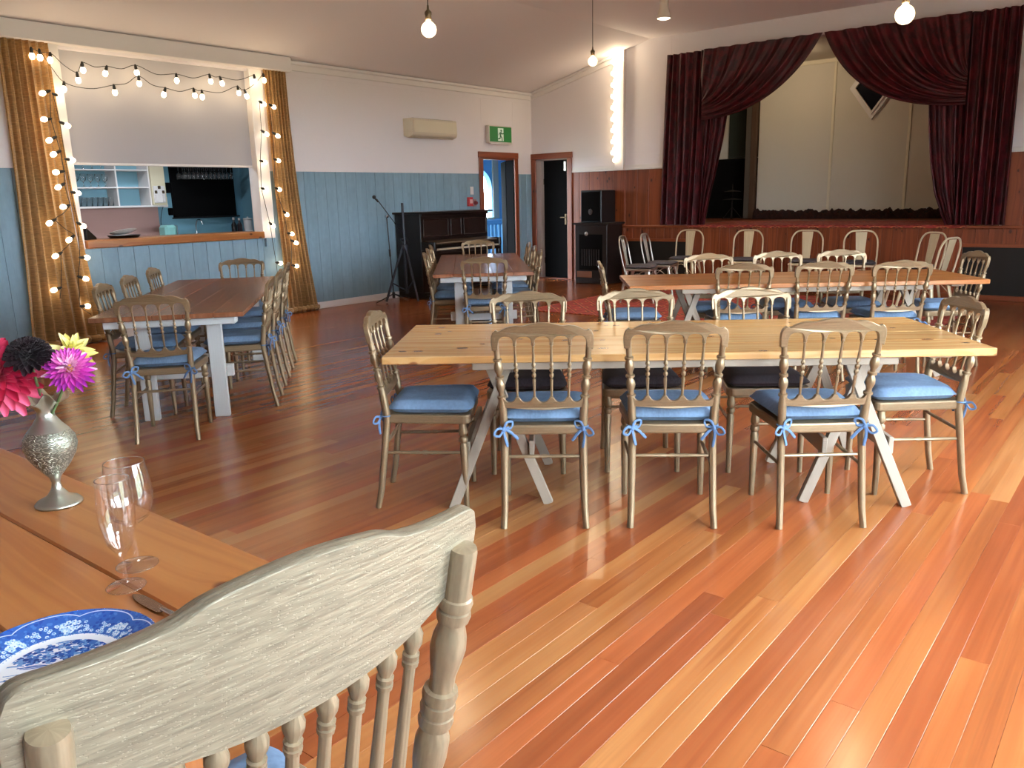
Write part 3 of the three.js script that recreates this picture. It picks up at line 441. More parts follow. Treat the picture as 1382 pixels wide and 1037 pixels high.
// ------------------------------------------------------------------ burlap curtains at the servery
function burlap(label, za0, za1, zb0, zb1, x0) {
  const o = thing('burlap_curtain', label, 'curtain', x0, 0.006, (za0 + za1) / 2), oz = (za0 + za1) / 2;
  const F = (u, v) => { const z = lerp(lerp(za0, zb0, v * v), lerp(za1, zb1, v * v), u), y = lerp(2.92, 0, v), ph = u * 7 * Math.PI * 2 + v * 1.1; return [0.03 + (0.018 + 0.02 * v) * Math.sin(ph) + 0.006 * Math.sin(ph * 2.2), y, z - oz, u * 0.8, v * 2.9]; };
  mesh('drape', surface(110, 40, F), mat.burlap, o);
  const hem = []; for (let i = 0; i <= 60; i++) { const p = F(i / 60, 1); hem.push(V(p[0] + 0.01, 0.03 + 0.018 * fbm(i / 60 * 12, 1, 12, 4, 67, 2), p[2])); } mesh('bunched_hem', sweep(hem, 0.032, 8), mat.burlap, o);
}
burlap('gold-brown burlap curtain hanging beside the plain blue wall end of the servery', -3.30, -3.76, -3.2, -3.92, XL + 0.03);
burlap('gold-brown burlap curtain hanging between servery and microphone stand', -6.17, -6.49, -6.25, -6.70, XL + 0.03);

// ------------------------------------------------------------------ string lights
const bulbGeo = lathe([[0, -0.038], [0.014, -0.035], [0.024, -0.02], [0.026, -0.002], [0.02, 0.016], [0.011, 0.026], [0, 0.028]], 12), sockGeo = lathe([[0, 0.02], [0.015, 0.02], [0.0155, 0.048], [0.009, 0.074], [0, 0.076]], 10);
const lamps = [];
function stringLight(label, pts, tilt, x, wireEnd, each = 0.036) {   // pts [y,z]; tilt: 0 hangs down, +-1 points sideways
  const o = thing('string_light', label, 'string light', x, pts[0][0], pts[0][1], 0, 'string lights round the servery'), oy = pts[0][0], oz = pts[0][1], path = [];
  pts.forEach(([y, z], i) => {
    const a = (typeof tilt === 'function' ? tilt(i) : tilt) + (hash(i, 7, 3) - 0.5) * 0.5, s = mesh('socket', sockGeo, mat.socket, o); s.position.set(0, y - oy, z - oz); s.rotation.set(a, 0, (hash(i, 5, 9) - 0.5) * 0.5);
    const b = mesh('bulb', bulbGeo, mat.bulb, s); const L = new THREE.PointLight(new THREE.Color().setRGB(1, 0.78, 0.48), each, 0, 2); s.add(L); lamps.push(L);
    const top = V(0, 0.066, 0).applyEuler(s.rotation).add(s.position);
    if (path.length) { const p = path[path.length - 1], m = p.clone().add(top).multiplyScalar(0.5); m.y -= 0.1 * Math.abs(top.z - p.z); path.push(m); } path.push(top);
  });
  if (wireEnd) path.push(V(0.0, wireEnd[0] - oy, wireEnd[1] - oz));
  mesh('wire', sweep(smoothPath(path, path.length * 6), 0.0035, 6), mat.wire, o);
}
const SX = XL + 0.09;
stringLight('string of warm bulbs festooned across the blind, upper loops', [[2.79, -3.59], [2.77, -3.75], [2.61, -3.99], [2.71, -4.05], [2.7, -4.27], [2.74, -4.6], [2.7, -5.04], [2.73, -5.45], [2.72, -5.59], [2.78, -6.03]], 0, SX);
stringLight('string of warm bulbs festooned across the blind, lower loops', [[2.78, -3.65], [2.51, -3.83], [2.52, -4.33], [2.63, -4.6], [2.54, -4.86], [2.56, -5.22], [2.55, -5.31], [2.63, -5.78], [2.6, -5.88], [2.8, -6.14]], 0, SX + 0.025);
stringLight('string of warm bulbs hanging down the white post by the wall shelves', [[2.44, -3.79], [2.17, -3.82], [1.84, -3.82], [1.52, -3.83], [1.2, -3.84], [0.88, -3.83], [0.67, -3.79], [0.39, -3.77]], 1.3, SX, [0.3, -3.8]);
stringLight('string of warm bulbs hanging down the burlap by the blue wall end', [[2.45, -3.62], [2.21, -3.6], [2.02, -3.62], [1.89, -3.64], [1.72, -3.64], [1.58, -3.64], [1.39, -3.66], [1.24, -3.51], [1.07, -3.67], [0.92, -3.52], [0.59, -3.46]], -1.2, SX + 0.05, [0.5, -3.5]);
stringLight('string of warm bulbs down the post nearest the microphone stand', [[2.53, -6.12], [2.19, -6.12], [1.86, -6.06], [1.54, -6.04], [1.11, -6.1], [0.65, -6.16], [0.31, -6.18]], 1.2, SX, [0.2, -6.18]);
stringLight('string of warm bulbs down the burlap nearest the microphone stand', [[2.5, -6.22], [2.17, -6.24], [1.88, -6.22], [1.54, -6.2], [1.24, -6.28], [1.0, -6.33], [0.89, -6.38], [0.6, -6.36]], 1.2, SX + 0.05, [0.5, -6.36]);
{ // rope of small bulbs on the pilaster
  const o = thing('rope_light', 'bright warm rope light running up the white pilaster', 'rope light', -6.96, 1.9, ZB + 0.075), path = [];
  for (let i = 0; i <= 60; i++) path.push(V(-0.06 + 0.03 * Math.sin(i * 1.05), i / 60 * 1.66, 0.012));
  mesh('rope', sweep(smoothPath(path, 200), 0.007, 6), M({ color: C(255, 246, 226), emissive: new THREE.Color().setRGB(1, 0.84, 0.58), emissiveIntensity: 3 }), o);
  for (let i = 0; i < 30; i++) { const b = mesh('bulb', bulbGeo, mat.bulb, o); b.position.set(-0.055 + 0.04 * Math.sin(i * 2.1), 0.02 + i * 0.056, 0.028); if (i % 3 === 1) { const L = new THREE.PointLight(new THREE.Color().setRGB(1, 0.82, 0.55), i > 26 ? 1.1 : 0.07, 0, 2); L.position.copy(b.position); o.add(L); } }
}
// ------------------------------------------------------------------ pendants and ceiling spot
function pendant(label, x, y, z, r = 0.0475) {
  const o = thing('pendant_bulb', label, 'pendant light', x, y, z, 0, 'bare pendant bulbs'), ceil = x > KL && x < KR ? FLAT : x <= KL ? TOP + (x - XL) * (FLAT - TOP) / (KL - XL) : FLAT - (x - KR) * (FLAT - TOP) / (XR - KR);
  const prof = []; for (let i = 0; i <= 14; i++) { const a = -Math.PI / 2 + i / 14 * 2.62; prof.push([Math.cos(a) * r, Math.sin(a) * r]); } prof.push([0.016, r * 1.02], [0.014, r * 1.3]);
  mesh('globe', lathe(prof, 24), MP({ color: C(255, 248, 236), roughness: 0.08, transmission: 0.95, thickness: 0, ior: 1.4, emissive: new THREE.Color().setRGB(1, 0.82, 0.56), emissiveIntensity: 0.1 }), o);
  const f = mesh('filament', merge([...Array(7)].map((_, i) => sweep([V(Math.cos(i * 0.9) * 0.012, -0.02, Math.sin(i * 0.9) * 0.012), V(Math.cos(i * 0.9) * 0.015, 0.022, Math.sin(i * 0.9) * 0.015)], 0.0024, 5))), M({ color: 0xffffff, emissive: new THREE.Color().setRGB(1, 0.8, 0.48), emissiveIntensity: 14 }), o);
  mesh('lamp_holder', lathe([[0, r * 1.2], [0.019, r * 1.2], [0.019, r * 1.75], [0.022, r * 1.8], [0.022, r * 2.1], [0.008, r * 2.4], [0.006, r * 2.9], [0, r * 2.9]], 16), mat.brass, o);
  mesh('cord', sweep([V(0, r * 2.8, 0), V(0, ceil - y, 0)], 0.0035, 6), mat.wire, o); mesh('ceiling_rose', lathe([[0, ceil - y - 0.03], [0.05, ceil - y - 0.02], [0.055, ceil - y], [0, ceil - y]], 20), mat.trimWhite, o);
  const L = new THREE.PointLight(new THREE.Color().setRGB(1, 0.78, 0.5), 1.2, 0, 2); o.add(L);
}
pendant('bare globe bulb on a cord above the aisle between servery table and front pine table', -3.74, 2.39, -3.9);
pendant('bare globe bulb on a long cord hanging before the pilaster rope light', -4.82, 2.70, -7.4);
pendant('bare globe bulb on a cord hanging before the curtain with the diamond window', -1.21, 2.23, -4.77);
{
  const o = thing('ceiling_spot', 'white ceiling spot lamp with a bright face near the stage curtain', 'spot light', -4.79, 3.30, -8.82);
  mesh('lamp_body', lathe([[0.05, 0.2], [0.05, 0.12], [0.078, 0.02], [0.082, 0.0], [0.074, 0.002], [0.06, 0.03]], 24), M({ color: C(190, 176, 164), roughness: 0.5, side: THREE.DoubleSide }), o);
  mesh('lamp_face', lathe([[0, -0.012], [0.04, -0.008], [0.074, 0.004], [0, 0.01]], 24), M({ color: 0xffffff, emissive: new THREE.Color().setRGB(1, 0.86, 0.66), emissiveIntensity: 6 }), o);
  mesh('stem', sweep([V(0, 0.19, 0), V(0, FLAT - 3.3, 0)], 0.012, 8), mat.trimWhite, o); mesh('ceiling_plate', lathe([[0, FLAT - 3.335], [0.06, FLAT - 3.325], [0.06, FLAT - 3.3], [0, FLAT - 3.3]], 20), mat.trimWhite, o);
  const L = new THREE.SpotLight(new THREE.Color().setRGB(1, 0.84, 0.6), 14, 0, 0.9, 0.7, 2); L.position.set(0, -0.02, 0); L.target.position.set(0, -3, 0); o.add(L, L.target);
}

// ------------------------------------------------------------------ wall fittings
{
  const a = thing('air_conditioner', 'cream wall air conditioner above the blue boards', 'air conditioner', XL, 2.24, -8.94);
  const s = new THREE.Shape(); s.moveTo(0, 0.03); s.lineTo(0.1, 0); s.lineTo(0.18, 0.03); s.quadraticCurveTo(0.2, 0.05, 0.2, 0.1); s.lineTo(0.19, 0.24); s.quadraticCurveTo(0.185, 0.265, 0.16, 0.265); s.lineTo(0, 0.265); s.closePath();
  mesh('housing', extr(s, 0.92, 0.006), M({ color: C(218, 206, 184), roughness: 0.4 }), a);
  mesh('front_panel', cbox(0.008, 0.16, 0.88, 0.2, 0.155, 0, 0.003), M({ color: C(226, 214, 188), roughness: 0.3 }), a); mesh('louvre', xf(cbox(0.006, 0.045, 0.82, 0, 0, 0, 0.002), 0.165, 0.03, 0, 0, 0, -0.7), M({ color: C(196, 184, 160), roughness: 0.4 }), a); mesh('grille_slot', cbox(0.1, 0.004, 0.84, 0.1, 0.267, 0), mat.blackMatt, a);
  const e = thing('exit_sign', 'green running-man exit sign box above the side doorway', 'exit sign', XL, 2.235, -10.57);
  mesh('box', cbox(0.075, 0.27, 0.58, 0.0375, 0.135, 0, 0.006), M({ color: C(216, 208, 200), roughness: 0.5 }), e); mesh('lip', cbox(0.06, 0.02, 0.5, 0.04, -0.008, 0, 0.004), mat.trimWhite, e);
  const cv = document.createElement('canvas'); cv.width = 512; cv.height = 240; const c = cv.getContext('2d'); c.fillStyle = '#1f7a35'; c.fillRect(0, 0, 512, 240); c.fillStyle = '#dff2df'; c.fillRect(190, 22, 132, 200);
  c.strokeStyle = '#14602a'; c.fillStyle = '#14602a'; c.lineWidth = 20; c.lineCap = 'round'; c.lineJoin = 'round'; c.beginPath(); c.arc(268, 60, 17, 0, 7); c.fill();
  const ln = (...p) => { c.beginPath(); c.moveTo(p[0], p[1]); for (let i = 2; i < p.length; i += 2) c.lineTo(p[i], p[i + 1]); c.stroke(); }; c.lineWidth = 26; ln(262, 92, 250, 140); c.lineWidth = 15; ln(264, 92, 296, 112, 320, 104); ln(258, 92, 226, 104, 214, 130); c.lineWidth = 18; ln(250, 142, 282, 172, 290, 214); ln(248, 142, 238, 184, 200, 192);
  const tx = new THREE.CanvasTexture(cv); tx.colorSpace = THREE.SRGBColorSpace; const pg = new THREE.PlaneGeometry(0.55, 0.235); pg.rotateY(Math.PI / 2); pg.translate(0.0765, 0.137, 0);
  mesh('sign_face', pg, M({ map: tx, roughness: 0.35, emissive: 0xffffff, emissiveMap: tx, emissiveIntensity: 0.12 }), e);
  const f = thing('fire_call_point', 'red fire alarm call point beside the side doorway', 'fire alarm', XL, 1.26, -9.83); mesh('box', cbox(0.05, 0.14, 0.1, 0.025, 0.07, 0, 0.006), M({ color: C(196, 40, 40), roughness: 0.4 }), f); mesh('window', cbox(0.006, 0.06, 0.06, 0.052, 0.075, 0, 0.002), M({ color: C(232, 190, 186), roughness: 0.4 }), f);
  const g = thing('alarm_sounder', 'dark red round alarm sounder beside the call point', 'alarm', XL, 1.31, -9.945); mesh('base', cbox(0.03, 0.11, 0.08, 0.015, 0, 0, 0.006), M({ color: C(150, 120, 116), roughness: 0.5 }), g); mesh('dome', xf(lathe([[0, 0.05], [0.02, 0.045], [0.032, 0.02], [0.034, 0]], 16), 0.03, 0, 0, 0, 0, -Math.PI / 2), M({ color: C(110, 26, 30), roughness: 0.4 }), g);
  const h = thing('wall_switch', 'white switch plate above the red call point', 'switch', XL, 1.44, -9.9); mesh('plate', cbox(0.014, 0.12, 0.075, 0.007, 0.06, 0, 0.004), mat.trimWhite, h); mesh('rocker', cbox(0.008, 0.035, 0.02, 0.018, 0.06, 0, 0.003), mat.trimWhite, h);
}
// ------------------------------------------------------------------ piano, stands, loudspeakers
{
  const pm = M({ color: C(24, 17, 16), roughness: 0.3 }), p = thing('upright_piano', 'dark upright piano with three front panels against blue boards', 'piano', -8.42, 0, -8.93);
  mesh('case', merge([cbox(0.5, 1.1, 1.44, -0.03, 0.63, 0, 0.006), cbox(0.54, 0.08, 1.46, 0, 0.05, 0, 0.006)]), pm, p); mesh('lid', cbox(0.6, 0.028, 1.52, 0, 1.195, 0, 0.008), pm, p);
  mesh('cornice_moulding', cbox(0.02, 0.03, 1.44, 0.235, 1.165, 0, 0.008), pm, p);
  for (const [z, w] of [[0.42, 0.5], [0, 0.22], [-0.42, 0.5]]) { const q = mesh('front_panel', cbox(0.012, 0.24, w, 0.224, 0.985, z, 0.004), M({ color: C(32, 21, 19), roughness: 0.3 }), p); mesh('panel_moulding', merge([cbox(0.012, 0.016, w, 0.234, 1.1, z, 0.005), cbox(0.012, 0.016, w, 0.234, 0.87, z, 0.005), cbox(0.012, 0.24, 0.016, 0.234, 0.985, z - w / 2, 0.005), cbox(0.012, 0.24, 0.016, 0.234, 0.985, z + w / 2, 0.005)]), M({ color: C(48, 32, 28), roughness: 0.25 }), p); }
  mesh('key_slip', cbox(0.26, 0.05, 1.44, 0.35, 0.66, 0, 0.008), pm, p); mesh('fallboard', xf(cbox(0.22, 0.02, 1.36, 0, 0, 0, 0.006), 0.34, 0.79, 0, 0, 0, -0.12), M({ color: C(84, 66, 50), roughness: 0.3 }), p);
  for (const z of [0.7, -0.7]) { mesh('cheek', cbox(0.27, 0.12, 0.05, 0.35, 0.74, z, 0.01), pm, p); mesh('leg', cbox(0.07, 0.64, 0.06, 0.44, 0.32, z, 0.01), pm, p); mesh('toe_block', cbox(0.26, 0.06, 0.06, 0.36, 0.03, z, 0.01), pm, p); }
  for (const z of [-0.08, 0.08]) mesh('pedal', cbox(0.12, 0.012, 0.03, 0.3, 0.08, z, 0.005), mat.brass, p);
  mesh('key_bed', cbox(0.14, 0.02, 1.34, 0.41, 0.695, 0, 0.003), M({ color: C(214, 206, 190), roughness: 0.3 }), p, 'ivory keyboard');
  const st = thing('microphone_stand', 'black boom microphone stand in front of the blue boards', 'microphone stand', -8.44, 0, -7.86);
  mesh('pole', merge([sweep([V(0, 0.1, 0), V(0, 1.16, 0.05)], 0.008, 8), sweep([V(0, 0.62, 0.026), V(0, 0.72, 0.03)], 0.014, 8)]), mat.black, st); mesh('hub', lathe([[0, 0.04], [0.02, 0.04], [0.022, 0.12], [0, 0.13]], 12), mat.black, st);
  for (const [x, z] of [[0.03, 0.36], [0.28, -0.02], [0.05, -0.27]]) mesh('leg', sweep([V(0, 0.1, 0), V(x, 0.012, z)], 0.008, 8), mat.black, st);
  mesh('boom_arm', sweep([V(0, 1.4, 0.21), V(0, 0.72, -0.42)], 0.006, 8), mat.black, st); mesh('boom_clamp', xf(lathe([[0, -0.02], [0.02, -0.02], [0.02, 0.02], [0, 0.02]], 12), 0, 1.165, 0.05, 0, 0, Math.PI / 2), mat.chrome, st);
  const mi = thing('microphone', 'dark microphone clipped on top of the boom arm', 'microphone', -8.44, 1.39, -7.64); mesh('mic_body', sweep([V(0, -0.03, -0.03), V(0, 0.02, 0.02)], [0.008, 0.013], 10), mat.black, mi); mesh('mic_head', xf(new THREE.SphereGeometry(0.026, 14, 10), 0, 0.035, 0.035), M({ color: C(60, 60, 64), roughness: 0.5, metalness: 0.5 }), mi);
  const sp = thing('speaker_tripod', 'heavy black tripod pole beside the piano end', 'tripod stand', -8.3, 0, -7.98);
  const tm = M({ color: C(24, 30, 44), roughness: 0.45 });
  mesh('pole', merge([sweep([V(0, 0.1, 0), V(0, 0.85, 0)], 0.024, 12), sweep([V(0, 0.8, 0), V(0, 1.34, 0)], 0.018, 12)]), tm, sp); mesh('collar', lathe([[0, 0.7], [0.045, 0.7], [0.045, 0.76], [0.03, 0.78], [0, 0.78]], 14), tm, sp); mesh('pin_knob', xf(lathe([[0, 0], [0.02, 0], [0.02, 0.03], [0, 0.03]], 10), 0, 0.85, 0.02, Math.PI / 2), tm, sp);
  for (const [x, z] of [[-0.1, 0.3], [0.28, 0.06], [-0.06, -0.26]]) { mesh('leg', bar(V(0, 0.73, 0).add(V(x, 0, z).multiplyScalar(0.12)), V(x, 0.012, z), 0.03, 0.018, V(1, 0, 0.3)), tm, sp); mesh('brace', bar(V(0, 0.14, 0), V(x * 0.66, 0.26, z * 0.66), 0.016, 0.01, V(1, 0, 0.3)), tm, sp); }
  const cb = thing('speaker_cabinet', 'tall dark wooden speaker cabinet on the floor beside the black door', 'speaker cabinet', -7.19, 0, -11.2), cm = M({ color: C(32, 21, 17), roughness: 0.5 });
  mesh('body', cbox(0.6, 0.93, 0.46, 0, 0.465, 0, 0.01), cm, cb); mesh('top_board', cbox(0.68, 0.03, 0.5, 0, 0.945, 0, 0.008), cm, cb); mesh('grille', cbox(0.44, 0.56, 0.012, 0, 0.5, 0.23, 0.004), mat.blackMatt, cb);
  for (let i = 0; i < 8; i++) mesh('grille_slat', cbox(0.02, 0.26, 0.012, -0.16 + i * 0.045, 0.42, 0.24, 0.004), cm, cb); mesh('badge', xf(lathe([[0, 0.012], [0.03, 0.008], [0.035, 0], [0, 0]], 20), -0.08, 0.79, 0.232, Math.PI / 2), mat.steel, cb); mesh('foot_panel', cbox(0.28, 0.1, 0.014, -0.12, 0.15, 0.235, 0.004), M({ color: C(150, 96, 70), roughness: 0.5 }), cb, 'tan strip near the floor');
  const bx = thing('loudspeaker', 'black loudspeaker standing on the wooden cabinet', 'loudspeaker', -7.2, 0.96, -11.2, -0.12); mesh('body', cbox(0.42, 0.5, 0.36, 0, 0.25, 0, 0.012), mat.black, bx); mesh('grille', cbox(0.37, 0.45, 0.014, 0, 0.25, 0.183, 0.006), mat.blackMatt, bx); mesh('badge', xf(lathe([[0, 0.01], [0.04, 0.006], [0.045, 0], [0, 0]], 20), 0.0, 0.17, 0.19, Math.PI / 2), M({ color: C(64, 58, 56), roughness: 0.4 }), bx);
}
single('floor_rug', span(-6.2, -1.7, 0.001, 0.009, -10.9, -7.98, 0.003), mat.rug, 'red patterned rug under the back trestle table', 'rug');

// ------------------------------------------------------------------ spindle-back chairs
function pillow(wf, wb, d, th, n = 14) {      // soft pad, wider at the front (+z), bottom at y 0
  const side = (s) => surface(n, n, (u, v) => { const a = s > 0 ? u : 1 - u, X = a * 2 - 1, Z = v * 2 - 1, e = Math.pow(cl(1 - Math.pow(Math.abs(X), 7)), 0.4) * Math.pow(cl(1 - Math.pow(Math.abs(Z), 7)), 0.4), w = lerp(wb, wf, v) / 2, rx = 1 - 0.05 * Math.pow(Math.abs(Z), 8), rz = 1 - 0.05 * Math.pow(Math.abs(X), 8);
    return [X * w * rx, th * 0.42 + s * th * (s > 0 ? 0.58 : 0.42) * e, Z * d / 2 * rz, X * w, Z * d / 2]; });
  return merge([side(-1), side(1)]).scale(1, 1, 1);
}
function turned(a, b, prof, seg = 8) {        // turned bar, prof: [t, r]
  return toCreasedNormals(sweep(prof.map(([t]) => a.clone().lerp(b, t)), prof.map(([, r]) => r), seg), 0.75);
}
const ribbonGeo = (() => {
  const loop = (s) => sweep(smoothPath([V(0, 0, 0), V(s * 0.02, 0.016, 0.008), V(s * 0.042, 0.006, 0.006), V(s * 0.028, -0.01, 0.004), V(0, 0, 0)], 12), 0.0045, 5);
  const tail = (s) => sweep(smoothPath([V(0, 0, 0), V(s * 0.016, -0.02, 0.006), V(s * 0.03, -0.06, 0.004)], 8), [0.003, 0.004, 0.0045, 0.005, 0.0055, 0.0055, 0.006, 0.006, 0.005], 5);
  return merge([loop(1), loop(-1), tail(1), tail(-0.6), xf(new THREE.SphereGeometry(0.009, 8, 6), 0, 0, 0.004)]);
})();
function spindleChair(dark) {
  const o = new THREE.Group(); o.name = 'spindle_chair';
  // rear posts: swept from the foot up to the crest
  const beads = [[0, 0.0135], [0.1, 0.0145], [0.46, 0.0165], [0.5, 0.0175], [0.6, 0.017], [0.632, 0.0135], [0.634, 0.019], [0.644, 0.019], [0.647, 0.0125], [0.662, 0.0115], [0.675, 0.016], [0.69, 0.0195], [0.708, 0.018], [0.722, 0.0125], [0.728, 0.011], [0.73, 0.0185], [0.74, 0.0185], [0.743, 0.011], [0.755, 0.012], [0.77, 0.0185], [0.785, 0.0195], [0.8, 0.0165], [0.815, 0.0115], [0.818, 0.018], [0.827, 0.018], [0.83, 0.0115], [0.9, 0.0125], [0.935, 0.013]];
  for (const s of [-1, 1]) {
    const c = new THREE.CatmullRomCurve3([V(s * 0.173, 0, -0.245), V(s * 0.165, 0.16, -0.212), V(s * 0.163, 0.3, -0.19), V(s * 0.165, 0.44, -0.185), V(s * 0.172, 0.58, -0.203), V(s * 0.182, 0.72, -0.226), V(s * 0.19, 0.82, -0.243)]);
    const path = beads.map(([t]) => { let lo = 0, hi = 1; for (let i = 0; i < 24; i++) { const m = (lo + hi) / 2; c.getPoint(m).y < t * 0.88 ? lo = m : hi = m; } return c.getPoint(lo); }); path[0].y = 0;
    mesh('back_post', toCreasedNormals(sweep(path, beads.map(([, r]) => r), 10), 0.75), mat.gold, o);
  }
  // crest rail: arched underside, stepped and humped top
  const S = new THREE.Shape(), xs = [-0.178, -0.111, -0.037, 0.037, 0.111, 0.178];
  S.moveTo(-0.203, 0.765); S.bezierCurveTo(-0.207, 0.80, -0.212, 0.838, -0.186, 0.85); S.lineTo(-0.176, 0.845); S.bezierCurveTo(-0.16, 0.845, -0.15, 0.866, -0.105, 0.868); S.lineTo(-0.085, 0.866); S.bezierCurveTo(-0.06, 0.866, -0.05, 0.88, 0, 0.88);
  S.bezierCurveTo(0.05, 0.88, 0.06, 0.866, 0.085, 0.866); S.lineTo(0.105, 0.868); S.bezierCurveTo(0.15, 0.866, 0.16, 0.845, 0.176, 0.845); S.lineTo(0.186, 0.85); S.bezierCurveTo(0.212, 0.838, 0.207, 0.80, 0.203, 0.765); S.lineTo(0.178, 0.765);
  for (let i = 5; i > 0; i--) { const a = xs[i] - (i === 5 ? 0 : 0.006), b = xs[i - 1] + (i === 1 ? 0 : 0.006), m = (a + b) / 2, sp = i === 5 ? 0.775 : 0.797, ep = i === 1 ? 0.775 : 0.797; S.lineTo(a, sp); S.bezierCurveTo(a - 0.001, 0.818, m + 0.019, 0.824, m, 0.824); S.bezierCurveTo(m - 0.019, 0.824, b + 0.001, 0.818, b, ep); if (i > 1) S.lineTo(b - 0.012, ep); }
  S.lineTo(-0.203, 0.765);
  const bend = (g, y0, z0, k) => { const p = g.attributes.position; for (let i = 0; i < p.count; i++) p.setZ(i, p.getZ(i) + z0 - (p.getY(i) - y0) * 0.165 - k * (1 - (p.getX(i) / 0.2) ** 2)); g.computeVertexNormals(); return g; };
  mesh('crest_rail', bend(extr(S, 0.022, 0.0025, 1, 5), 0.82, -0.243, 0.012), mat.gold, o);
  const Q = new THREE.Shape(), q = [-0.166, -0.105, -0.035, 0.035, 0.105, 0.166];
  Q.moveTo(-0.166, 0.516); Q.bezierCurveTo(-0.08, 0.512, -0.04, 0.506, 0, 0.506); Q.bezierCurveTo(0.04, 0.506, 0.08, 0.512, 0.166, 0.516); Q.lineTo(0.17, 0.562);
  for (let i = 5; i > 0; i--) { const a = q[i] - (i === 5 ? 0.004 : 0.007), b = q[i - 1] + (i === 1 ? 0.004 : 0.007), m = (a + b) / 2; Q.lineTo(a, 0.563); Q.bezierCurveTo(a - 0.008, 0.546, m + 0.012, 0.541, m, 0.541); Q.bezierCurveTo(m - 0.012, 0.541, b + 0.008, 0.546, b, 0.563); }
  Q.closePath(); mesh('lower_rail', bend(extr(Q, 0.02, 0.002, 1, 4), 0.54, -0.197, 0.008), mat.gold, o);
  const sprof = [[0, 0.0055], [0.1, 0.0052], [0.3, 0.0072], [0.335, 0.0075], [0.345, 0.0045], [0.37, 0.0048], [0.385, 0.0088], [0.41, 0.0098], [0.435, 0.0085], [0.45, 0.0045], [0.465, 0.0045], [0.48, 0.009], [0.505, 0.0102], [0.53, 0.009], [0.545, 0.0045], [0.56, 0.0048], [0.575, 0.0085], [0.595, 0.009], [0.615, 0.0075], [0.63, 0.0048], [0.67, 0.0062], [0.8, 0.0052], [0.93, 0.0046], [0.94, 0.0078], [0.97, 0.0082], [1, 0.007]];
  for (let i = 1; i < 5; i++) mesh('spindle', turned(V(q[i], 0.558, -0.2 - 0.006), V(xs[i], 0.8, -0.25), sprof, 7), mat.gold, o);
  // seat frame
  const F = new THREE.Shape(); F.moveTo(-0.17, -0.195); F.quadraticCurveTo(0, -0.205, 0.17, -0.195); F.lineTo(0.2, 0.16); F.quadraticCurveTo(0.198, 0.195, 0.165, 0.195); F.lineTo(-0.165, 0.195); F.quadraticCurveTo(-0.198, 0.195, -0.2, 0.16); F.closePath();
  const fg = extr(F, 0.042, 0.008, 2, 5); fg.rotateX(Math.PI / 2); fg.translate(0, 0.418, 0); mesh('seat', fg, mat.gold, o);
  const lp = [[0, 0.012], [0.5, 0.0165], [0.72, 0.019], [0.76, 0.0145], [0.78, 0.021], [0.82, 0.021], [0.84, 0.0145], [0.87, 0.021], [0.92, 0.02], [0.94, 0.017], [1, 0.017]];
  for (const s of [-1, 1]) mesh('front_leg', turned(V(s * 0.175, 0, 0.16), V(s * 0.172, 0.402, 0.155), lp, 10), mat.gold, o);
  const st = [[0, 0.0065], [0.2, 0.0075], [0.42, 0.0085], [0.45, 0.006], [0.48, 0.0095], [0.52, 0.0095], [0.55, 0.006], [0.58, 0.0085], [0.8, 0.0075], [1, 0.0065]];
  mesh('stretcher', turned(V(-0.163, 0.302, -0.192), V(0.163, 0.302, -0.192), st, 7), mat.gold, o); mesh('stretcher', turned(V(-0.172, 0.34, 0.157), V(0.172, 0.34, 0.157), st, 7), mat.gold, o);
  for (const s of [-1, 1]) { mesh('stretcher', turned(V(s * 0.163, 0.26, -0.197), V(s * 0.173, 0.26, 0.158), st, 7), mat.gold, o); }
  const c = mesh('cushion', xf(pillow(0.405, 0.35, 0.385, 0.062), 0, 0.4385, 0.012), dark ? mat.cushionDark : mat.cushion, o, dark ? 'charcoal seat pad' : 'blue velvet seat pad with ties');
  if (!dark) for (const s of [-1, 1]) { const r = mesh('tie', ribbonGeo, mat.ribbon, c); r.position.set(s * 0.166, 0.425, -0.21); r.rotation.set(0.1, Math.PI + s * 0.5, s * 0.5); r.scale.set(1.15, 1.2, 0.7); const k = mesh('tie_band', xf(new THREE.TorusGeometry(0.02, 0.0035, 5, 14), s * 0.165, 0.432, -0.188, Math.PI / 2), mat.ribbon, c); }
  return o;
}
const chairBlue = spindleChair(false), chairDark = spindleChair(true);
// P: place of the crest on the floor plan, f: facing
function seatChair(P, f, label, group, proto = chairBlue, tweak = 0) {
  const a = Math.atan2(f[0], f[1]) + tweak, o = proto.clone(); o.name = numbered('spindle_chair'); o.position.set(P[0] + Math.sin(a) * 0.25, 0, P[1] + Math.cos(a) * 0.25); o.rotation.y = a; o.userData = { label, category: 'chair', group }; scene.add(o); return o;
}
const add2 = (p, a, s, b = [0, 0], t = 0) => [p[0] + a[0] * s + b[0] * t, p[1] + a[1] * s + b[1] * t], neg = (a) => [-a[0], -a[1]];

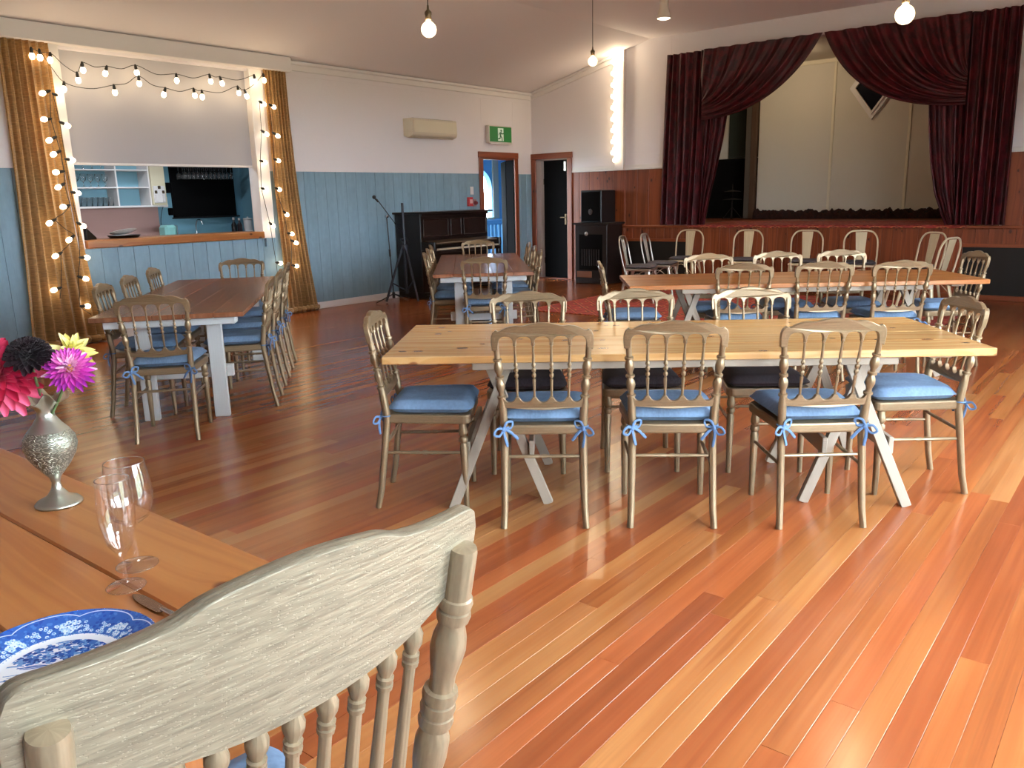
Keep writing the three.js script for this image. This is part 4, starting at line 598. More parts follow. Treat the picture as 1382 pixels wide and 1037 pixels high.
// ------------------------------------------------------------------ tables
function plankTop(o, len, wid, h, n, mats, th = 0.032, step = 0) {
  for (let i = 0; i < n; i++) { const w = wid / n; mesh('plank', cbox(len - R() * step, th, w - 0.0016, 0, h - th / 2, -wid / 2 + (i + 0.5) * w, 0.003, R() * 6, R() * 4), pick(mats), o); }
}
function trestleTable(label, c, l, len, wid, h, mats) {
  const o = thing('trestle_table', label, 'table', c[0], 0, c[1], Math.atan2(-l[1], l[0]));     // local x along the table, local -z away from the camera
  plankTop(o, len, wid, h, 4, mats);
  const u = h - 0.032;
  mesh('under_rail', cbox(len * 0.7, 0.035, 0.03, 0, u - 0.0175, wid * 0.455, 0.003), mat.trestle[1], o); mesh('under_rail', cbox(len * 0.7, 0.035, 0.03, 0, u - 0.0175, -wid * 0.455, 0.003), mat.trestle[1], o);
  mesh('cleat', cbox(0.09, 0.022, wid * 0.8, -len / 2 + 0.18, u - 0.011, 0, 0.003), mat.trestle[0], o); mesh('cleat', cbox(0.09, 0.022, wid * 0.8, len / 2 - 0.18, u - 0.011, 0, 0.003), mat.trestle[0], o);
  for (const s of [-1, 1]) {
    const X = s * len * 0.31, W = 0.3;
    for (const zz of [-1, 1]) for (const k of [-1, 1]) mesh('leg', bar(V(X - k * 0.045, u - 0.035, zz * (W - 0.05)), V(X + k * 0.215, 0.0, zz * W + (k * s > 0 ? zz * 0.045 : -zz * 0.02)), 0.043, 0.034, V(0, 0, 1)), mat.trestle[(zz + k + 4) % 3], o);
    mesh('trestle_beam', cbox(0.07, 0.04, W * 2 + 0.1, X, u - 0.02 - 0.0, 0, 0.003), mat.trestle[0], o);
    for (const k of [-1, 1]) mesh('stretcher', cbox(0.022, 0.075, W * 2 + 0.04, X + k * 0.142, 0.27, 0, 0.003), mat.trestle[1], o);
  }
  return o;
}
function plankLegTable(label, c, l, len, wid, h, mats, n) {
  const o = thing('plank_table', label, 'table', c[0], 0, c[1], Math.atan2(-l[1], l[0]));
  plankTop(o, len, wid, h, n, mats, 0.03); const u = h - 0.03;
  for (const s of [-1, 1]) {
    const X = s * (len / 2 - 0.28);
    for (const z of [-1, 1]) mesh('leg', cbox(0.045, u - 0.07, 0.095, X, (u - 0.07) / 2, z * 0.22, 0.004), mat.whiteWood, o);
    mesh('end_beam', cbox(0.06, 0.07, wid * 0.82, X, u - 0.035, 0, 0.006), mat.whiteWood, o); mesh('cross_rail', cbox(0.045, 0.08, 0.62, X + s * -0.045, 0.3, 0, 0.004), mat.whiteWood, o);
    mesh('end_apron', cbox(0.02, 0.05, wid * 0.86, s * (len / 2 - 0.07), u - 0.025, 0, 0.004), mat.whiteWood, o);
  }
  mesh('long_stretcher', cbox(len - 0.64, 0.08, 0.04, 0, 0.3, 0, 0.004), mat.whiteWood, o);
  return o;
}
const l0 = [0.81, -0.588], w0 = [-0.588, -0.81];
{ // front pine table
  const c = [-1.79, -3.39], g = 'chairs round the front pine table';
  trestleTable('pale pine trestle table in the open middle of the floor', c, l0, 2.53, 0.9, 0.72, mat.pale);
  seatChair([-1.92, -2.575], w0, 'gold chair at front pine table facing the stage, nearest the servery end', g); seatChair([-1.49, -2.885], w0, 'gold chair at front pine table facing the stage, middle of its three', g, chairBlue, -0.03); seatChair([-0.99, -3.235], w0, 'gold chair at front pine table facing the stage, farthest from the servery', g, chairBlue, 0.04);
  seatChair([-2.79, -2.47], l0, 'gold chair with blue cushion at the servery end of the front pine table', g); seatChair([-0.70, -4.15], neg(l0), 'gold chair with pale blue cushion at the window end of the front pine table', g);
  seatChair(add2(c, l0, -0.67, w0, 0.53), neg(w0), 'gold chair with charcoal pad, back to the stage, nearest the servery end', g, chairDark); seatChair(add2(c, l0, -0.1, w0, 0.55), neg(w0), 'gold chair with charcoal pad, back to the stage, middle of three', g, chairDark); seatChair(add2(c, l0, 0.5, w0, 0.53), neg(w0), 'gold chair with charcoal pad, back to the stage, nearest the window end', g, chairDark);
}
{ // back trestle table by the stage
  const c = [-2.265, -6.25], g = 'chairs round the back trestle table';
  trestleTable('golden brown trestle table between front pine table and stage', c, l0, 2.55, 0.87, 0.72, [mat.honey[0], mat.honey[2], mat.honey[1]]);
  for (const [a, b, t] of [[-0.466, -0.5, 'nearest the piano end'], [0.1, -0.48, 'middle of three'], [0.62, -0.53, 'nearest the window end']]) seatChair(add2(c, l0, a, w0, b), w0, 'gold chair facing the stage at the back trestle table, ' + t, g);
  for (const [a, b, t] of [[-0.53, 0.53, 'nearest the piano end'], [0.06, 0.62, 'middle of three'], [0.6, 0.66, 'nearest the window end']]) seatChair(add2(c, l0, a, w0, b), neg(w0), 'gold chair with back to stage at back trestle table, ' + t, g);
  seatChair(add2(c, l0, 1.47, w0, 0.18), neg(l0), 'gold chair at the window end of the back trestle table', g); seatChair(add2(c, l0, -1.46, w0, -0.06), l0, 'gold chair at the piano end of the back trestle table', g);
}
{ // table by the servery
  const d = [-0.755, -0.656], r = [0.656, -0.755], N = [-4.76 + 0.033, -2.485 - 0.038], g = 'chairs round the servery table';
  plankLegTable('brown plank table on white legs beside the servery', add2(N, d, 1.275), d, 2.55, 0.9, 0.72, mat.red, 5);
  seatChair([-4.51, -2.325], d, 'gold chair at the servery table end farthest from the stage', g); seatChair(add2(N, d, 2.78, r, 0.08), neg(d), 'gold chair at the servery table end close to the burlap curtain', g);
  for (const [a, t] of [[0.62, 'farthest from the stage'], [1.28, 'middle of three'], [1.98, 'nearest the stage']]) seatChair(add2(N, d, a, r, 0.56), neg(r), 'gold chair facing the servery across the servery table, ' + t, g);
  for (const [a, t] of [[0.6, 'farthest from the stage'], [1.24, 'middle of three'], [1.98, 'nearest the stage']]) seatChair(add2(N, d, a, r, -0.52), r, 'gold chair with its back to the servery at the servery table, ' + t, g);
}
{ // table before the piano
  const d = [-0.667, -0.745], r = [0.745, -0.667], N = [-4.75, -5.515], g = 'chairs round the piano table';
  plankLegTable('brown plank table with white legs in front of the piano', add2(N, d, 1.33), d, 2.66, 0.9, 0.72, mat.red, 5);
  seatChair([-4.63, -5.39], d, 'gold chair at the piano table end farthest from the piano', g); seatChair(add2(N, d, 2.9, r, 0.0), neg(d), 'gold chair at the piano table end close to the piano', g);
  for (const [a, t] of [[0.62, 'farthest from the doors'], [1.3, 'middle of three'], [2.02, 'nearest the doors']]) { seatChair(add2(N, d, a, r, 0.56), neg(r), 'gold chair on the rug side of the piano table, ' + t, g); seatChair(add2(N, d, a, r, -0.54), r, 'gold chair on the servery side of the piano table, ' + t, g); }
}

// ------------------------------------------------------------------ metal chairs along the stage
function metalChair(m) {
  const o = new THREE.Group(); o.name = 'metal_chair';
  mesh('back_hoop', sweep(smoothPath([V(-0.19, 0.4, -0.16), V(-0.2, 0.6, -0.205), V(-0.19, 0.76, -0.235), V(-0.13, 0.835, -0.25), V(0, 0.85, -0.255), V(0.13, 0.835, -0.25), V(0.19, 0.76, -0.235), V(0.2, 0.6, -0.205), V(0.19, 0.4, -0.16)], 40), 0.011, 8), m, o);
  const s = new THREE.Shape(); s.moveTo(-0.045, 0.44); s.lineTo(0.045, 0.44); s.lineTo(0.07, 0.835); s.lineTo(-0.07, 0.835); s.closePath(); const g = extr(s, 0.008, 0.002, 1); { const p = g.attributes.position; for (let i = 0; i < p.count; i++) p.setZ(i, p.getZ(i) - 0.168 - (p.getY(i) - 0.44) * 0.215); g.computeVertexNormals(); } mesh('back_slat', g, m, o);
  for (const x of [-0.022, 0.022]) mesh('slat_rib', bar(V(x * 0.8, 0.47, -0.166), V(x * 1.3, 0.81, -0.24), 0.006, 0.008, V(0, 0, 1)), m, o);
  const F = new THREE.Shape(); F.moveTo(-0.16, -0.17); F.lineTo(0.16, -0.17); F.quadraticCurveTo(0.18, -0.17, 0.18, -0.15); F.lineTo(0.19, 0.15); F.quadraticCurveTo(0.19, 0.18, 0.16, 0.18); F.lineTo(-0.16, 0.18); F.quadraticCurveTo(-0.19, 0.18, -0.19, 0.15); F.lineTo(-0.18, -0.15); F.quadraticCurveTo(-0.18, -0.17, -0.16, -0.17);
  const fg = extr(F, 0.03, 0.008, 2, 5); fg.rotateX(Math.PI / 2); fg.translate(0, 0.43, 0); mesh('seat', fg, m, o);
  for (const sx of [-1, 1]) for (const sz of [-1, 1]) mesh('leg', sweep([V(sx * 0.155, 0.42, sz * 0.14), V(sx * 0.185, 0.2, sz * 0.185), V(sx * 0.205, 0.0, sz * 0.22)], [0.026, 0.017, 0.012], 8), m, o);
  for (const sx of [-1, 1]) mesh('side_brace', sweep(smoothPath([V(sx * 0.18, 0.25, -0.17), V(sx * 0.165, 0.38, 0), V(sx * 0.18, 0.25, 0.17)], 14), 0.006, 6), m, o);
  mesh('front_brace', sweep(smoothPath([V(-0.175, 0.25, 0.175), V(0, 0.39, 0.16), V(0.175, 0.25, 0.175)], 14), 0.006, 6), m, o);
  mesh('cushion', xf(pillow(0.38, 0.36, 0.36, 0.045), 0, 0.4465, 0.01), mat.greyPad, o, 'grey seat pad');
  return o;
}
const mCream = metalChair(mat.cream), mSteel = metalChair(mat.steel);
function putMetal(P, f, label, p) { const a = Math.atan2(f[0], f[1]), o = p.clone(); o.name = numbered('metal_chair'); o.position.set(P[0] + Math.sin(a) * 0.255, 0, P[1] + Math.cos(a) * 0.255); o.rotation.y = a; o.userData = { label, category: 'chair', group: 'metal chairs near the stage' }; scene.add(o); }
putMetal([-5.53, -11.1], [0.15, 1], 'cream metal chair against the stage front before the black panel', mCream);
putMetal([-4.66, -11.15], [0.2, 1], 'cream metal chair against the stage front, second from the speaker cabinet', mCream);
putMetal([-3.84, -11.15], [0.25, 1], 'cream metal chair against the stage front, third from the speaker cabinet', mCream);
putMetal([-3.15, -11.15], [0.3, 1], 'cream metal chair against the stage front, fourth from the speaker cabinet', mCream);
putMetal([-2.2, -10.75], [-0.55, 0.83], 'cream metal chair turned aside beside the big black stage panel', mCream);
putMetal([-1.79, -9.6], [-0.95, -0.3], 'cream metal chair standing sideways behind the back table', mCream);
putMetal([-5.6, -9.28], [0.9, -0.25], 'bare steel chair with grey pad beside the speaker cabinet, nearer the rug edge', mSteel);
putMetal([-5.63, -9.9], [0.93, -0.2], 'bare steel chair with grey pad beside the speaker cabinet, nearer the stage', mSteel);

// ------------------------------------------------------------------ foreground: set table and pressed-back chair
{
  const TZ0 = -0.775, TX1 = -0.93, H = 0.74, o = thing('dining_table', 'orange pine dining table set with vase, plate and glasses', 'table', -2.0, 0, -0.3);
  const len = 2.14; const ws = [0.2, 0.19, 0.19, 0.19, 0.18]; let z = TZ0;
  ws.forEach((w, i) => { mesh('plank', cbox(len, 0.034, w - 0.0016, 0, H - 0.017, z + w / 2 + 0.3, 0.004, R() * 6, R() * 4), mat.honey[[0, 2, 0, 1, 2][i]], o); z += w; });
  for (const x of [-0.95, 0.6]) for (const zz of [-0.38, 0.38]) mesh('leg', cbox(0.07, H - 0.034, 0.07, x, (H - 0.034) / 2, zz, 0.005), mat.honey[1], o);
  mesh('apron', merge([cbox(1.6, 0.08, 0.025, -0.17, H - 0.075, -0.4, 0.003), cbox(1.6, 0.08, 0.025, -0.17, H - 0.075, 0.4, 0.003)]), mat.honey[1], o);
  // plate with printed pattern
  const N = 768, rr = rng(88), cv = document.createElement('canvas'); cv.width = cv.height = N; const c = cv.getContext('2d'); c.fillStyle = '#eef4fb'; c.fillRect(0, 0, N, N);
  const cx = N / 2, ring = (r0, r1, col) => { c.fillStyle = col; c.beginPath(); c.arc(cx, cx, r1 * cx, 0, 7); c.arc(cx, cx, r0 * cx, 0, 7, true); c.fill(); };
  ring(0.62, 1, '#2a5fb4'); 
  for (let i = 0; i < 900; i++) { const a = rr() * 7, r = (0.64 + rr() * 0.34) * cx; c.fillStyle = rr() < 0.5 ? '#1d48a0' : '#3f78c6'; c.beginPath(); c.arc(cx + Math.cos(a) * r, cx + Math.sin(a) * r, 2 + rr() * 7, 0, 7); c.fill(); }
  c.strokeStyle = '#cfe0f4'; c.lineWidth = 5; for (let k = 0; k < 8; k++) { c.beginPath(); for (let i = 0; i <= 20; i++) { const a = (k + i / 20) * Math.PI / 4, r = (0.95 - 0.07 * Math.pow(Math.abs(i / 10 - 1), 3)) * cx; i ? c.lineTo(cx + Math.cos(a) * r, cx + Math.sin(a) * r) : c.moveTo(cx + Math.cos(a) * r, cx + Math.sin(a) * r); } c.stroke(); }
  for (let k = 0; k < 24; k++) { const a0 = k / 24 * Math.PI * 2 + 0.1, big = k % 3 === 0; for (let i = 0; i < (big ? 16 : 9); i++) { const a = a0 + (rr() - 0.5) * 0.22, r = (0.73 + (rr() - 0.5) * 0.16) * cx, x = cx + Math.cos(a) * r, y = cx + Math.sin(a) * r; for (let q = 0; q < 5; q++) { const s = big ? 9 : 6; c.fillStyle = rr() < 0.5 ? '#a9d0ee' : '#d9ecfa'; c.beginPath(); c.arc(x + Math.cos(q * 1.26) * s * 0.8, y + Math.sin(q * 1.26) * s * 0.8, s * 0.62, 0, 7); c.fill(); } c.fillStyle = '#3c6fb8'; c.beginPath(); c.arc(x, y, 3, 0, 7); c.fill(); } }
  for (let i = 0; i < 420; i++) { const a = rr() * 7, r = (0.6 + rr() * 0.05) * cx; c.fillStyle = '#5d94d2'; c.fillRect(cx + Math.cos(a) * r, cx + Math.sin(a) * r, 4, 4); }
  c.save(); c.beginPath(); c.arc(cx, cx, 0.52 * cx, 0, 7); c.clip();
  for (let i = 0; i < 120; i++) { const y = cx + (rr() * 1.05 - 0.52) * cx, x = cx + (rr() - 0.5) * 1.1 * cx; c.strokeStyle = ['#6f9fd8', '#4d82c6', '#9cc4ea', '#2f5fb0'][Math.floor(rr() * 4)]; c.lineWidth = 2 + rr() * 6; c.beginPath(); c.moveTo(x - 50 * rr() - 20, y); c.bezierCurveTo(x - 15, y - 9, x + 15, y + 9, x + 40 + 50 * rr(), y - 6); c.stroke(); }
  for (let i = 0; i < 700; i++) { const t = rr(), g = rr() < 0.5, x = g ? cx + (0.1 + 0.35 * rr()) * cx : cx + (rr() - 0.5) * 1.0 * cx, y = g ? cx + (-0.25 + 0.3 * rr()) * cx : cx + (0.1 + 0.4 * t) * cx; c.fillStyle = ['#2a55a8', '#3f70bc', '#1f428c', '#6c9bd6'][Math.floor(rr() * 4)]; c.beginPath(); c.arc(x, y, 3 + rr() * 9, 0, 7); c.fill(); }
  c.restore();
  const tx = new THREE.CanvasTexture(cv); tx.colorSpace = THREE.SRGBColorSpace;
  const pg = lathe([[0, 0], [0.075, 0], [0.08, 0.003], [0.13, 0.019], [0.1315, 0.0215], [0.129, 0.0225], [0.082, 0.0075], [0.07, 0.0055], [0, 0.005]], 56); { const p = pg.attributes.position, u = pg.attributes.uv; for (let i = 0; i < p.count; i++) u.setXY(i, p.getX(i) / 0.264 + 0.5, p.getZ(i) / 0.264 + 0.5); }
  const pl = single('dinner_plate', pg, MP({ map: tx, roughness: 0.12, clearcoat: 0.5 }), 'blue and white patterned plate on the orange dining table', 'plate'); pl.position.set(-1.135, H, -0.389); pl.rotation.y = 0.9;
  // glasses
  const fl = thing('champagne_flute', 'tall clear champagne flute next to the knife tip', 'glass', -1.302, H + 0.001, -0.569); mesh('glass_body', lathe([[0, 0], [0.031, 0], [0.0315, 0.0015], [0.01, 0.005], [0.0045, 0.012], [0.0042, 0.052], [0.008, 0.06], [0.02, 0.078], [0.0275, 0.11], [0.0295, 0.14], [0.026, 0.19], [0.0252, 0.19], [0.0285, 0.14], [0.0265, 0.11], [0.019, 0.08], [0.006, 0.068], [0, 0.067]], 36), mat.glass, fl); mesh('rim', xf(new THREE.TorusGeometry(0.0256, 0.0009, 6, 40), 0, 0.19, 0, Math.PI / 2), mat.solidGlass, fl); mesh('foot_rim', xf(new THREE.TorusGeometry(0.0308, 0.0008, 6, 40), 0, 0.001, 0, Math.PI / 2), mat.solidGlass, fl);
  const wg = thing('wine_glass', 'rounder clear wine glass standing behind the flute', 'glass', -1.368, H + 0.001, -0.622); mesh('glass_body', lathe([[0, 0], [0.035, 0], [0.0355, 0.0015], [0.012, 0.005], [0.0048, 0.012], [0.0045, 0.07], [0.01, 0.078], [0.03, 0.092], [0.039, 0.115], [0.041, 0.135], [0.0375, 0.165], [0.033, 0.192], [0.0322, 0.192], [0.0365, 0.165], [0.04, 0.135], [0.038, 0.116], [0.029, 0.094], [0.006, 0.084], [0, 0.083]], 36), mat.glass, wg); mesh('rim', xf(new THREE.TorusGeometry(0.0326, 0.0009, 6, 40), 0, 0.192, 0, Math.PI / 2), mat.solidGlass, wg); mesh('foot_rim', xf(new THREE.TorusGeometry(0.0348, 0.0008, 6, 40), 0, 0.001, 0, Math.PI / 2), mat.solidGlass, wg);
  // knife
  const kn = thing('table_knife', 'silver table knife lying beside the plate', 'knife', -1.17, H, -0.56, 0.02); const ks = new THREE.Shape(); ks.moveTo(-0.09, 0.0); ks.bezierCurveTo(-0.085, 0.01, -0.06, 0.013, 0.0, 0.009); ks.lineTo(0.005, 0.004); ks.lineTo(0.005, -0.005); ks.lineTo(0, -0.009); ks.bezierCurveTo(-0.04, -0.011, -0.075, -0.01, -0.09, 0); const kg = extr(ks, 0.003, 0.0008, 1); kg.rotateX(-Math.PI / 2); kg.translate(0, 0.003, 0);
  mesh('blade', kg, M({ color: C(176, 150, 130), roughness: 0.18, metalness: 1 }), kn); mesh('handle', sweep([V(0.0, 0.006, 0), V(0.015, 0.006, 0), V(0.08, 0.007, 0), V(0.11, 0.007, 0)], [0.0035, 0.0045, 0.006, 0.0045], 10), mat.chrome, kn);
  // vase
  const wav = (g) => { const p = g.attributes.position; for (let i = 0; i < p.count; i++) { const x = p.getX(i), y = p.getY(i), zq = p.getZ(i), r = Math.hypot(x, zq), a = Math.atan2(zq, x), k = sm(0.205, 0.24, y); p.setY(i, y + k * 0.011 * Math.sin(a * 6)); const s = 1 + k * 0.1 * Math.sin(a * 6 + 1); p.setX(i, x * s); p.setZ(i, zq * s); } g.computeVertexNormals(); return g; };
  const vb = metres(dataTex(512, 256, (u, v) => { const sw = Math.sin(u * Math.PI * 2 * 14 + 4 * Math.sin(v * Math.PI * 2 * 5)) * Math.sin(v * Math.PI * 2 * 9 + 3 * Math.sin(u * Math.PI * 2 * 11)), k = (sm(0.1, 0.5, sw) * 0.8 + fbm(u * 30, v * 20, 30, 20, 909, 2) * 0.2) * 255; return [k, k, k]; }, false), 1, 1);
  const vc = dataTex(512, 256, (u, v) => { const sw = Math.sin(u * Math.PI * 2 * 14 + 4 * Math.sin(v * Math.PI * 2 * 5)) * Math.sin(v * Math.PI * 2 * 9 + 3 * Math.sin(u * Math.PI * 2 * 11)), k = lerp(176, 245, sm(0.05, 0.45, sw)); return [k, k, k * 0.97]; });
  const va = thing('bud_vase', 'engraved pewter bud vase with wavy rim holding dahlias', 'vase', -1.814, H, -0.677);
  const pew = M({ color: C(178, 178, 166), roughness: 0.3, metalness: 0.85 }), pewE = M({ color: C(204, 204, 192), roughness: 0.36, metalness: 0.8, bumpMap: vb, bumpScale: 0.004, map: vc });
  mesh('foot', lathe([[0, 0], [0.046, 0], [0.047, 0.004], [0.042, 0.01], [0.022, 0.02], [0.011, 0.036], [0.0085, 0.05], [0.012, 0.062], [0.02, 0.072]], 40), pew, va); mesh('engraved_body', lathe([[0.0195, 0.0715], [0.034, 0.09], [0.047, 0.112], [0.0525, 0.132], [0.05, 0.15], [0.04, 0.166]], 48), pewE, va); mesh('neck', wav(lathe([[0.0402, 0.1655], [0.028, 0.18], [0.018, 0.196], [0.0165, 0.206], [0.02, 0.218], [0.03, 0.23], [0.046, 0.239], [0.0455, 0.241], [0.029, 0.233], [0.018, 0.22], [0.0145, 0.206], [0.016, 0.19]], 60)), M({ color: C(178, 178, 166), roughness: 0.3, metalness: 0.85, side: THREE.DoubleSide }), va);
  // dahlias
  const petal = (L, W, cup, tip) => surface(4, 6, (u, v) => { const x = (u - 0.5) * 2, w = W * Math.pow(Math.sin(Math.PI * Math.pow(lerp(0.04, tip, v), 0.8)), 0.8); return [x * w, cup * (x * x * w / W - 0.5 * v * v * 0) + 0.25 * cup * v, v * L, u, v]; });
  function dahlia(label, at, axis, rad, n, cols, g, open, center) {
    const o = thing('dahlia', label, 'flower', at[0], at[1], at[2]); const ax = V(...axis).normalize(), q = new THREE.Quaternion().setFromUnitVectors(V(0, 1, 0), ax), mats = cols.map((k) => MP({ color: C(...k), roughness: 0.7, transmission: 0.25, thickness: 0, side: THREE.DoubleSide }));
    for (let i = 0; i < n; i++) { const t = (i + 0.5) / n, a = i * 2.39996, tilt = lerp(1.35, open, Math.pow(t, 0.8)), p = mesh('petal', g, mats[Math.floor(t * mats.length * 0.999 + (rr() - 0.5) * 0.9 + mats.length) % mats.length], o), s = rad * lerp(0.5, 1, Math.pow(t, 0.6)); const e = new THREE.Quaternion().setFromEuler(new THREE.Euler(-tilt + (rr() - 0.5) * 0.2, 0, 0)), y = new THREE.Quaternion().setFromAxisAngle(V(0, 1, 0), a); p.quaternion.copy(q).multiply(y).multiply(e); p.scale.setScalar(s); p.position.copy(ax).multiplyScalar(rad * lerp(0.25, -0.12, t)); }
    if (center) mesh('flower_eye', xf(new THREE.SphereGeometry(rad * 0.2, 10, 8), ax.x * rad * 0.3, ax.y * rad * 0.3, ax.z * rad * 0.3), M({ color: C(...center), roughness: 0.8 }), o);
    const tip = V(-1.814 - at[0] + (rr() - 0.5) * 0.012, 0.93 - at[1], -0.677 - at[2] + (rr() - 0.5) * 0.012); mesh('stem', sweep(smoothPath([V(0, 0, 0).addScaledVector(ax, -rad * 0.1), V(tip.x * 0.5, tip.y * 0.45 - 0.01, tip.z * 0.5), tip], 10), 0.003, 6), M({ color: C(92, 112, 70), roughness: 0.6 }), o);
  }
  dahlia('near-black maroon dahlia at the top of the vase', [-1.764, 1.072, -0.645], [0.45, 0.75, 0.2], 0.058, 150, [[34, 10, 18], [26, 6, 14], [44, 10, 24]], petal(0.85, 0.2, 0.2, 0.9), 0.0);
  dahlia('large crimson pink dahlia drooping from the vase', [-1.83, 1.03, -0.612], [0.6, 0.35, 0.35], 0.092, 90, [[206, 30, 84], [224, 52, 104], [190, 22, 70], [236, 104, 140]], petal(0.95, 0.16, 0.14, 0.92), -0.15);
  dahlia('magenta and white dahlia with golden centre', [-1.722, 1.04, -0.7], [0.75, 0.5, 0.25], 0.056, 110, [[246, 200, 224], [232, 120, 200], [206, 58, 178], [176, 40, 170]], petal(0.95, 0.13, 0.1, 0.95), 0.0, [224, 170, 80]);
  dahlia('pale yellow dahlia with pointed petals behind the magenta one', [-1.822, 1.052, -0.745], [0.5, 0.6, -0.1], 0.066, 20, [[238, 230, 140], [244, 238, 164], [228, 216, 116]], petal(0.95, 0.2, 0.14, 0.98), 0.0, [196, 180, 80]);
}
{ // pressed-back chair in the foreground
  const a = Math.atan2(-0.997, -0.076), o = thing('pressed_back_chair', 'gold-painted pressed-back chair with broad crest drawn up to the dining table', 'chair', -0.64 + Math.sin(a) * 0.27, 0, -0.44 + Math.cos(a) * 0.27, a);
  const lean = (y) => -0.16 - (y - 0.45) * 0.22;      // local z of the back at height y
  const post = [[0.0, 0.015], [0.2, 0.019], [0.42, 0.022], [0.5, 0.02], [0.56, 0.017], [0.6, 0.018], [0.64, 0.023], [0.67, 0.023], [0.686, 0.018], [0.69, 0.0165], [0.692, 0.022], [0.7, 0.0238], [0.708, 0.022], [0.71, 0.018], [0.712, 0.022], [0.72, 0.0238], [0.728, 0.022], [0.73, 0.018], [0.732, 0.022], [0.74, 0.0238], [0.748, 0.022], [0.75, 0.0165], [0.77, 0.0165], [0.79, 0.0205], [0.81, 0.0232], [0.828, 0.0215], [0.842, 0.0175], [0.85, 0.0168], [0.852, 0.0205], [0.859, 0.022], [0.866, 0.0205], [0.868, 0.017], [0.87, 0.0205], [0.877, 0.022], [0.884, 0.0205], [0.886, 0.0178], [0.948, 0.0178], [0.953, 0.0165], [0.9545, 0.012], [0.955, 0.001]];
  for (const s of [-1, 1]) mesh('back_post', toCreasedNormals(sweep(post.map(([y]) => V(s * lerp(0.2, 0.23, cl((y - 0.3) / 0.6)), y, y < 0.45 ? lerp(-0.27, -0.16, y / 0.45) : lean(y))), post.map(([, r]) => r), 22), 0.7), mat.pressPlain, o);
  // crest
  const K = new THREE.Shape(); K.moveTo(-0.262, 0.885); K.lineTo(-0.262, 0.965); K.bezierCurveTo(-0.26, 0.994, -0.25, 1.0, -0.235, 1.0); K.bezierCurveTo(-0.19, 1.0, -0.15, 1.004, -0.128, 1.009); K.bezierCurveTo(-0.115, 1.012, -0.108, 1.02, -0.085, 1.023); K.bezierCurveTo(-0.05, 1.029, -0.02, 1.031, 0, 1.031); K.bezierCurveTo(0.02, 1.031, 0.05, 1.029, 0.085, 1.023); K.bezierCurveTo(0.108, 1.02, 0.115, 1.012, 0.128, 1.009); K.bezierCurveTo(0.15, 1.004, 0.19, 1.0, 0.235, 1.0); K.bezierCurveTo(0.25, 1.0, 0.26, 0.992, 0.262, 0.965); K.lineTo(0.262, 0.885);
  K.bezierCurveTo(0.25, 0.875, 0.225, 0.872, 0.212, 0.886); K.bezierCurveTo(0.16, 0.852, 0.08, 0.838, 0, 0.838); K.bezierCurveTo(-0.08, 0.838, -0.16, 0.852, -0.212, 0.886); K.bezierCurveTo(-0.225, 0.872, -0.25, 0.875, -0.262, 0.885);
  // tessellated so that it can be bowed
  const g = (() => { const out = []; const pts = K.getPoints(16); const up = [], lo = []; const yAt = (x, top) => { let best = top ? -9 : 9; for (let i = 0; i < pts.length; i++) { const p = pts[i], q = pts[(i + 1) % pts.length]; if ((p.x - x) * (q.x - x) <= 0 && Math.abs(p.x - q.x) > 1e-6) { const y = lerp(p.y, q.y, (x - p.x) / (q.x - p.x)); best = top ? Math.max(best, y) : Math.min(best, y); } } return best; };
    const n = 72, T = 0.0125, zf = (x, y) => lean(y) + 0.026 - 0.028 * (1 - (x / 0.262) ** 2), P = (x, y, k) => [x, y, zf(x, y) + k, x, y];
    const X = (u) => lerp(-0.2615, 0.2615, u), A = (u) => yAt(X(u), false), B = (u) => yAt(X(u), true);
    out.push(surface(n, 10, (u, v) => P(X(u), lerp(A(u) + 0.003, B(u) - 0.003, v), T)).scale(1, 1, 1));
    out.push(surface(n, 10, (u, v) => P(X(1 - u), lerp(A(1 - u) + 0.003, B(1 - u) - 0.003, v), -T)));
    const roll = (u, v, top) => { const t = v * Math.PI, w = v * 0.03, y = top ? B(u) - 0.003 + 0.003 * Math.sin(t) : A(u) + 0.003 - 0.003 * Math.sin(t); const q = P(X(u), y, (top ? 1 : -1) * T * Math.cos(t)); q[4] = 0.4 + w; return q; };
    out.push(surface(n, 6, (u, v) => roll(u, v, true)), surface(n, 6, (u, v) => roll(u, v, false)));
    out.push(surface(4, 10, (u, v) => P(-0.2615, lerp(A(0) + 0.003, B(0) - 0.003, v), lerp(-T, T, u)).map((q, i) => i === 3 ? u * 0.03 : q)), surface(4, 10, (u, v) => P(0.2615, lerp(A(1) + 0.003, B(1) - 0.003, v), lerp(T, -T, u)))); return merge(out); })();
  mesh('crest_rail', g, mat.press, o, 'broad wavy-topped crest board with brushed silver-gold grain');
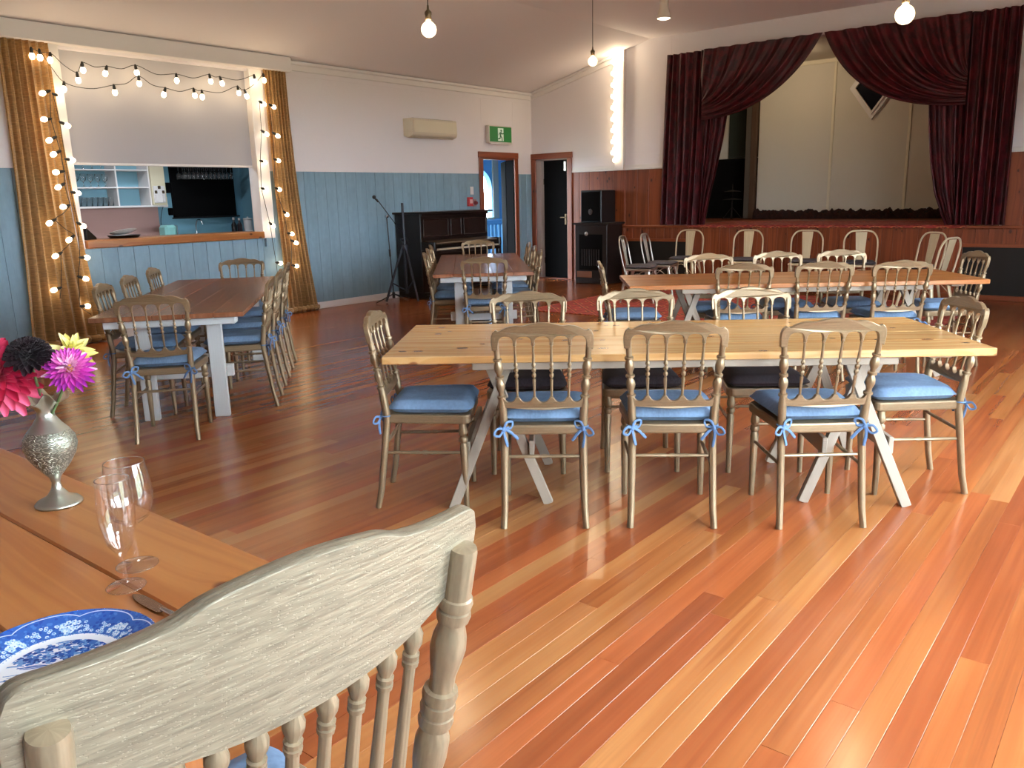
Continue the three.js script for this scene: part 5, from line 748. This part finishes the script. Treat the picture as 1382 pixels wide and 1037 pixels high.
  const sp = [[0, 0.006], [0.05, 0.008], [0.25, 0.01], [0.6, 0.0085], [0.8, 0.0075], [0.845, 0.0075], [0.85, 0.0102], [0.866, 0.0108], [0.87, 0.0076], [0.874, 0.0102], [0.89, 0.0108], [0.894, 0.0072], [0.93, 0.0125], [0.955, 0.0125], [0.985, 0.007], [1, 0.005]];
  for (let i = -4; i <= 4; i++) { const x = i * 0.043, yt = 0.845 + 0.035 * (x / 0.2) ** 2; mesh('spindle', turned(V(x * 0.9, 0.455, -0.16 - 0.01), V(x, yt, lean(yt) + 0.026 - 0.028 * (1 - (x / 0.262) ** 2)), sp, 12), mat.pressPlain, o); }
  const F = new THREE.Shape(); F.moveTo(-0.19, -0.19); F.quadraticCurveTo(0, -0.215, 0.19, -0.19); F.quadraticCurveTo(0.24, 0.02, 0.21, 0.19); F.quadraticCurveTo(0, 0.235, -0.21, 0.19); F.quadraticCurveTo(-0.24, 0.02, -0.19, -0.19); const fg = extr(F, 0.035, 0.01, 3, 10); fg.rotateX(Math.PI / 2); fg.translate(0, 0.443, 0); mesh('seat', fg, mat.pressPlain, o);
  const lp = [[0, 0.013], [0.3, 0.017], [0.55, 0.022], [0.6, 0.015], [0.63, 0.022], [0.7, 0.023], [0.74, 0.016], [0.8, 0.021], [1, 0.02]];
  for (const s of [-1, 1]) mesh('front_leg', turned(V(s * 0.2, 0, 0.19), V(s * 0.17, 0.43, 0.15), lp, 12), mat.pressPlain, o);
  mesh('stretcher', turned(V(-0.19, 0.2, 0.175), V(0.19, 0.2, 0.175), [[0, 0.008], [0.5, 0.012], [1, 0.008]], 8), mat.pressPlain, o); mesh('stretcher', turned(V(-0.205, 0.25, -0.21), V(0.205, 0.25, -0.21), [[0, 0.008], [0.5, 0.012], [1, 0.008]], 8), mat.pressPlain, o);
  mesh('cushion', xf(pillow(0.4, 0.36, 0.35, 0.045), 0, 0.4605, 0.02), mat.cushion, o, 'blue velvet seat pad');
}

// ------------------------------------------------------------------ shadows and hand-over
scene.traverse((o) => { if (o.isMesh) { o.castShadow = true; o.receiveShadow = true; } if (o.isLight && !o.isRectAreaLight) o.castShadow = true; });
renderer.render(scene, camera);
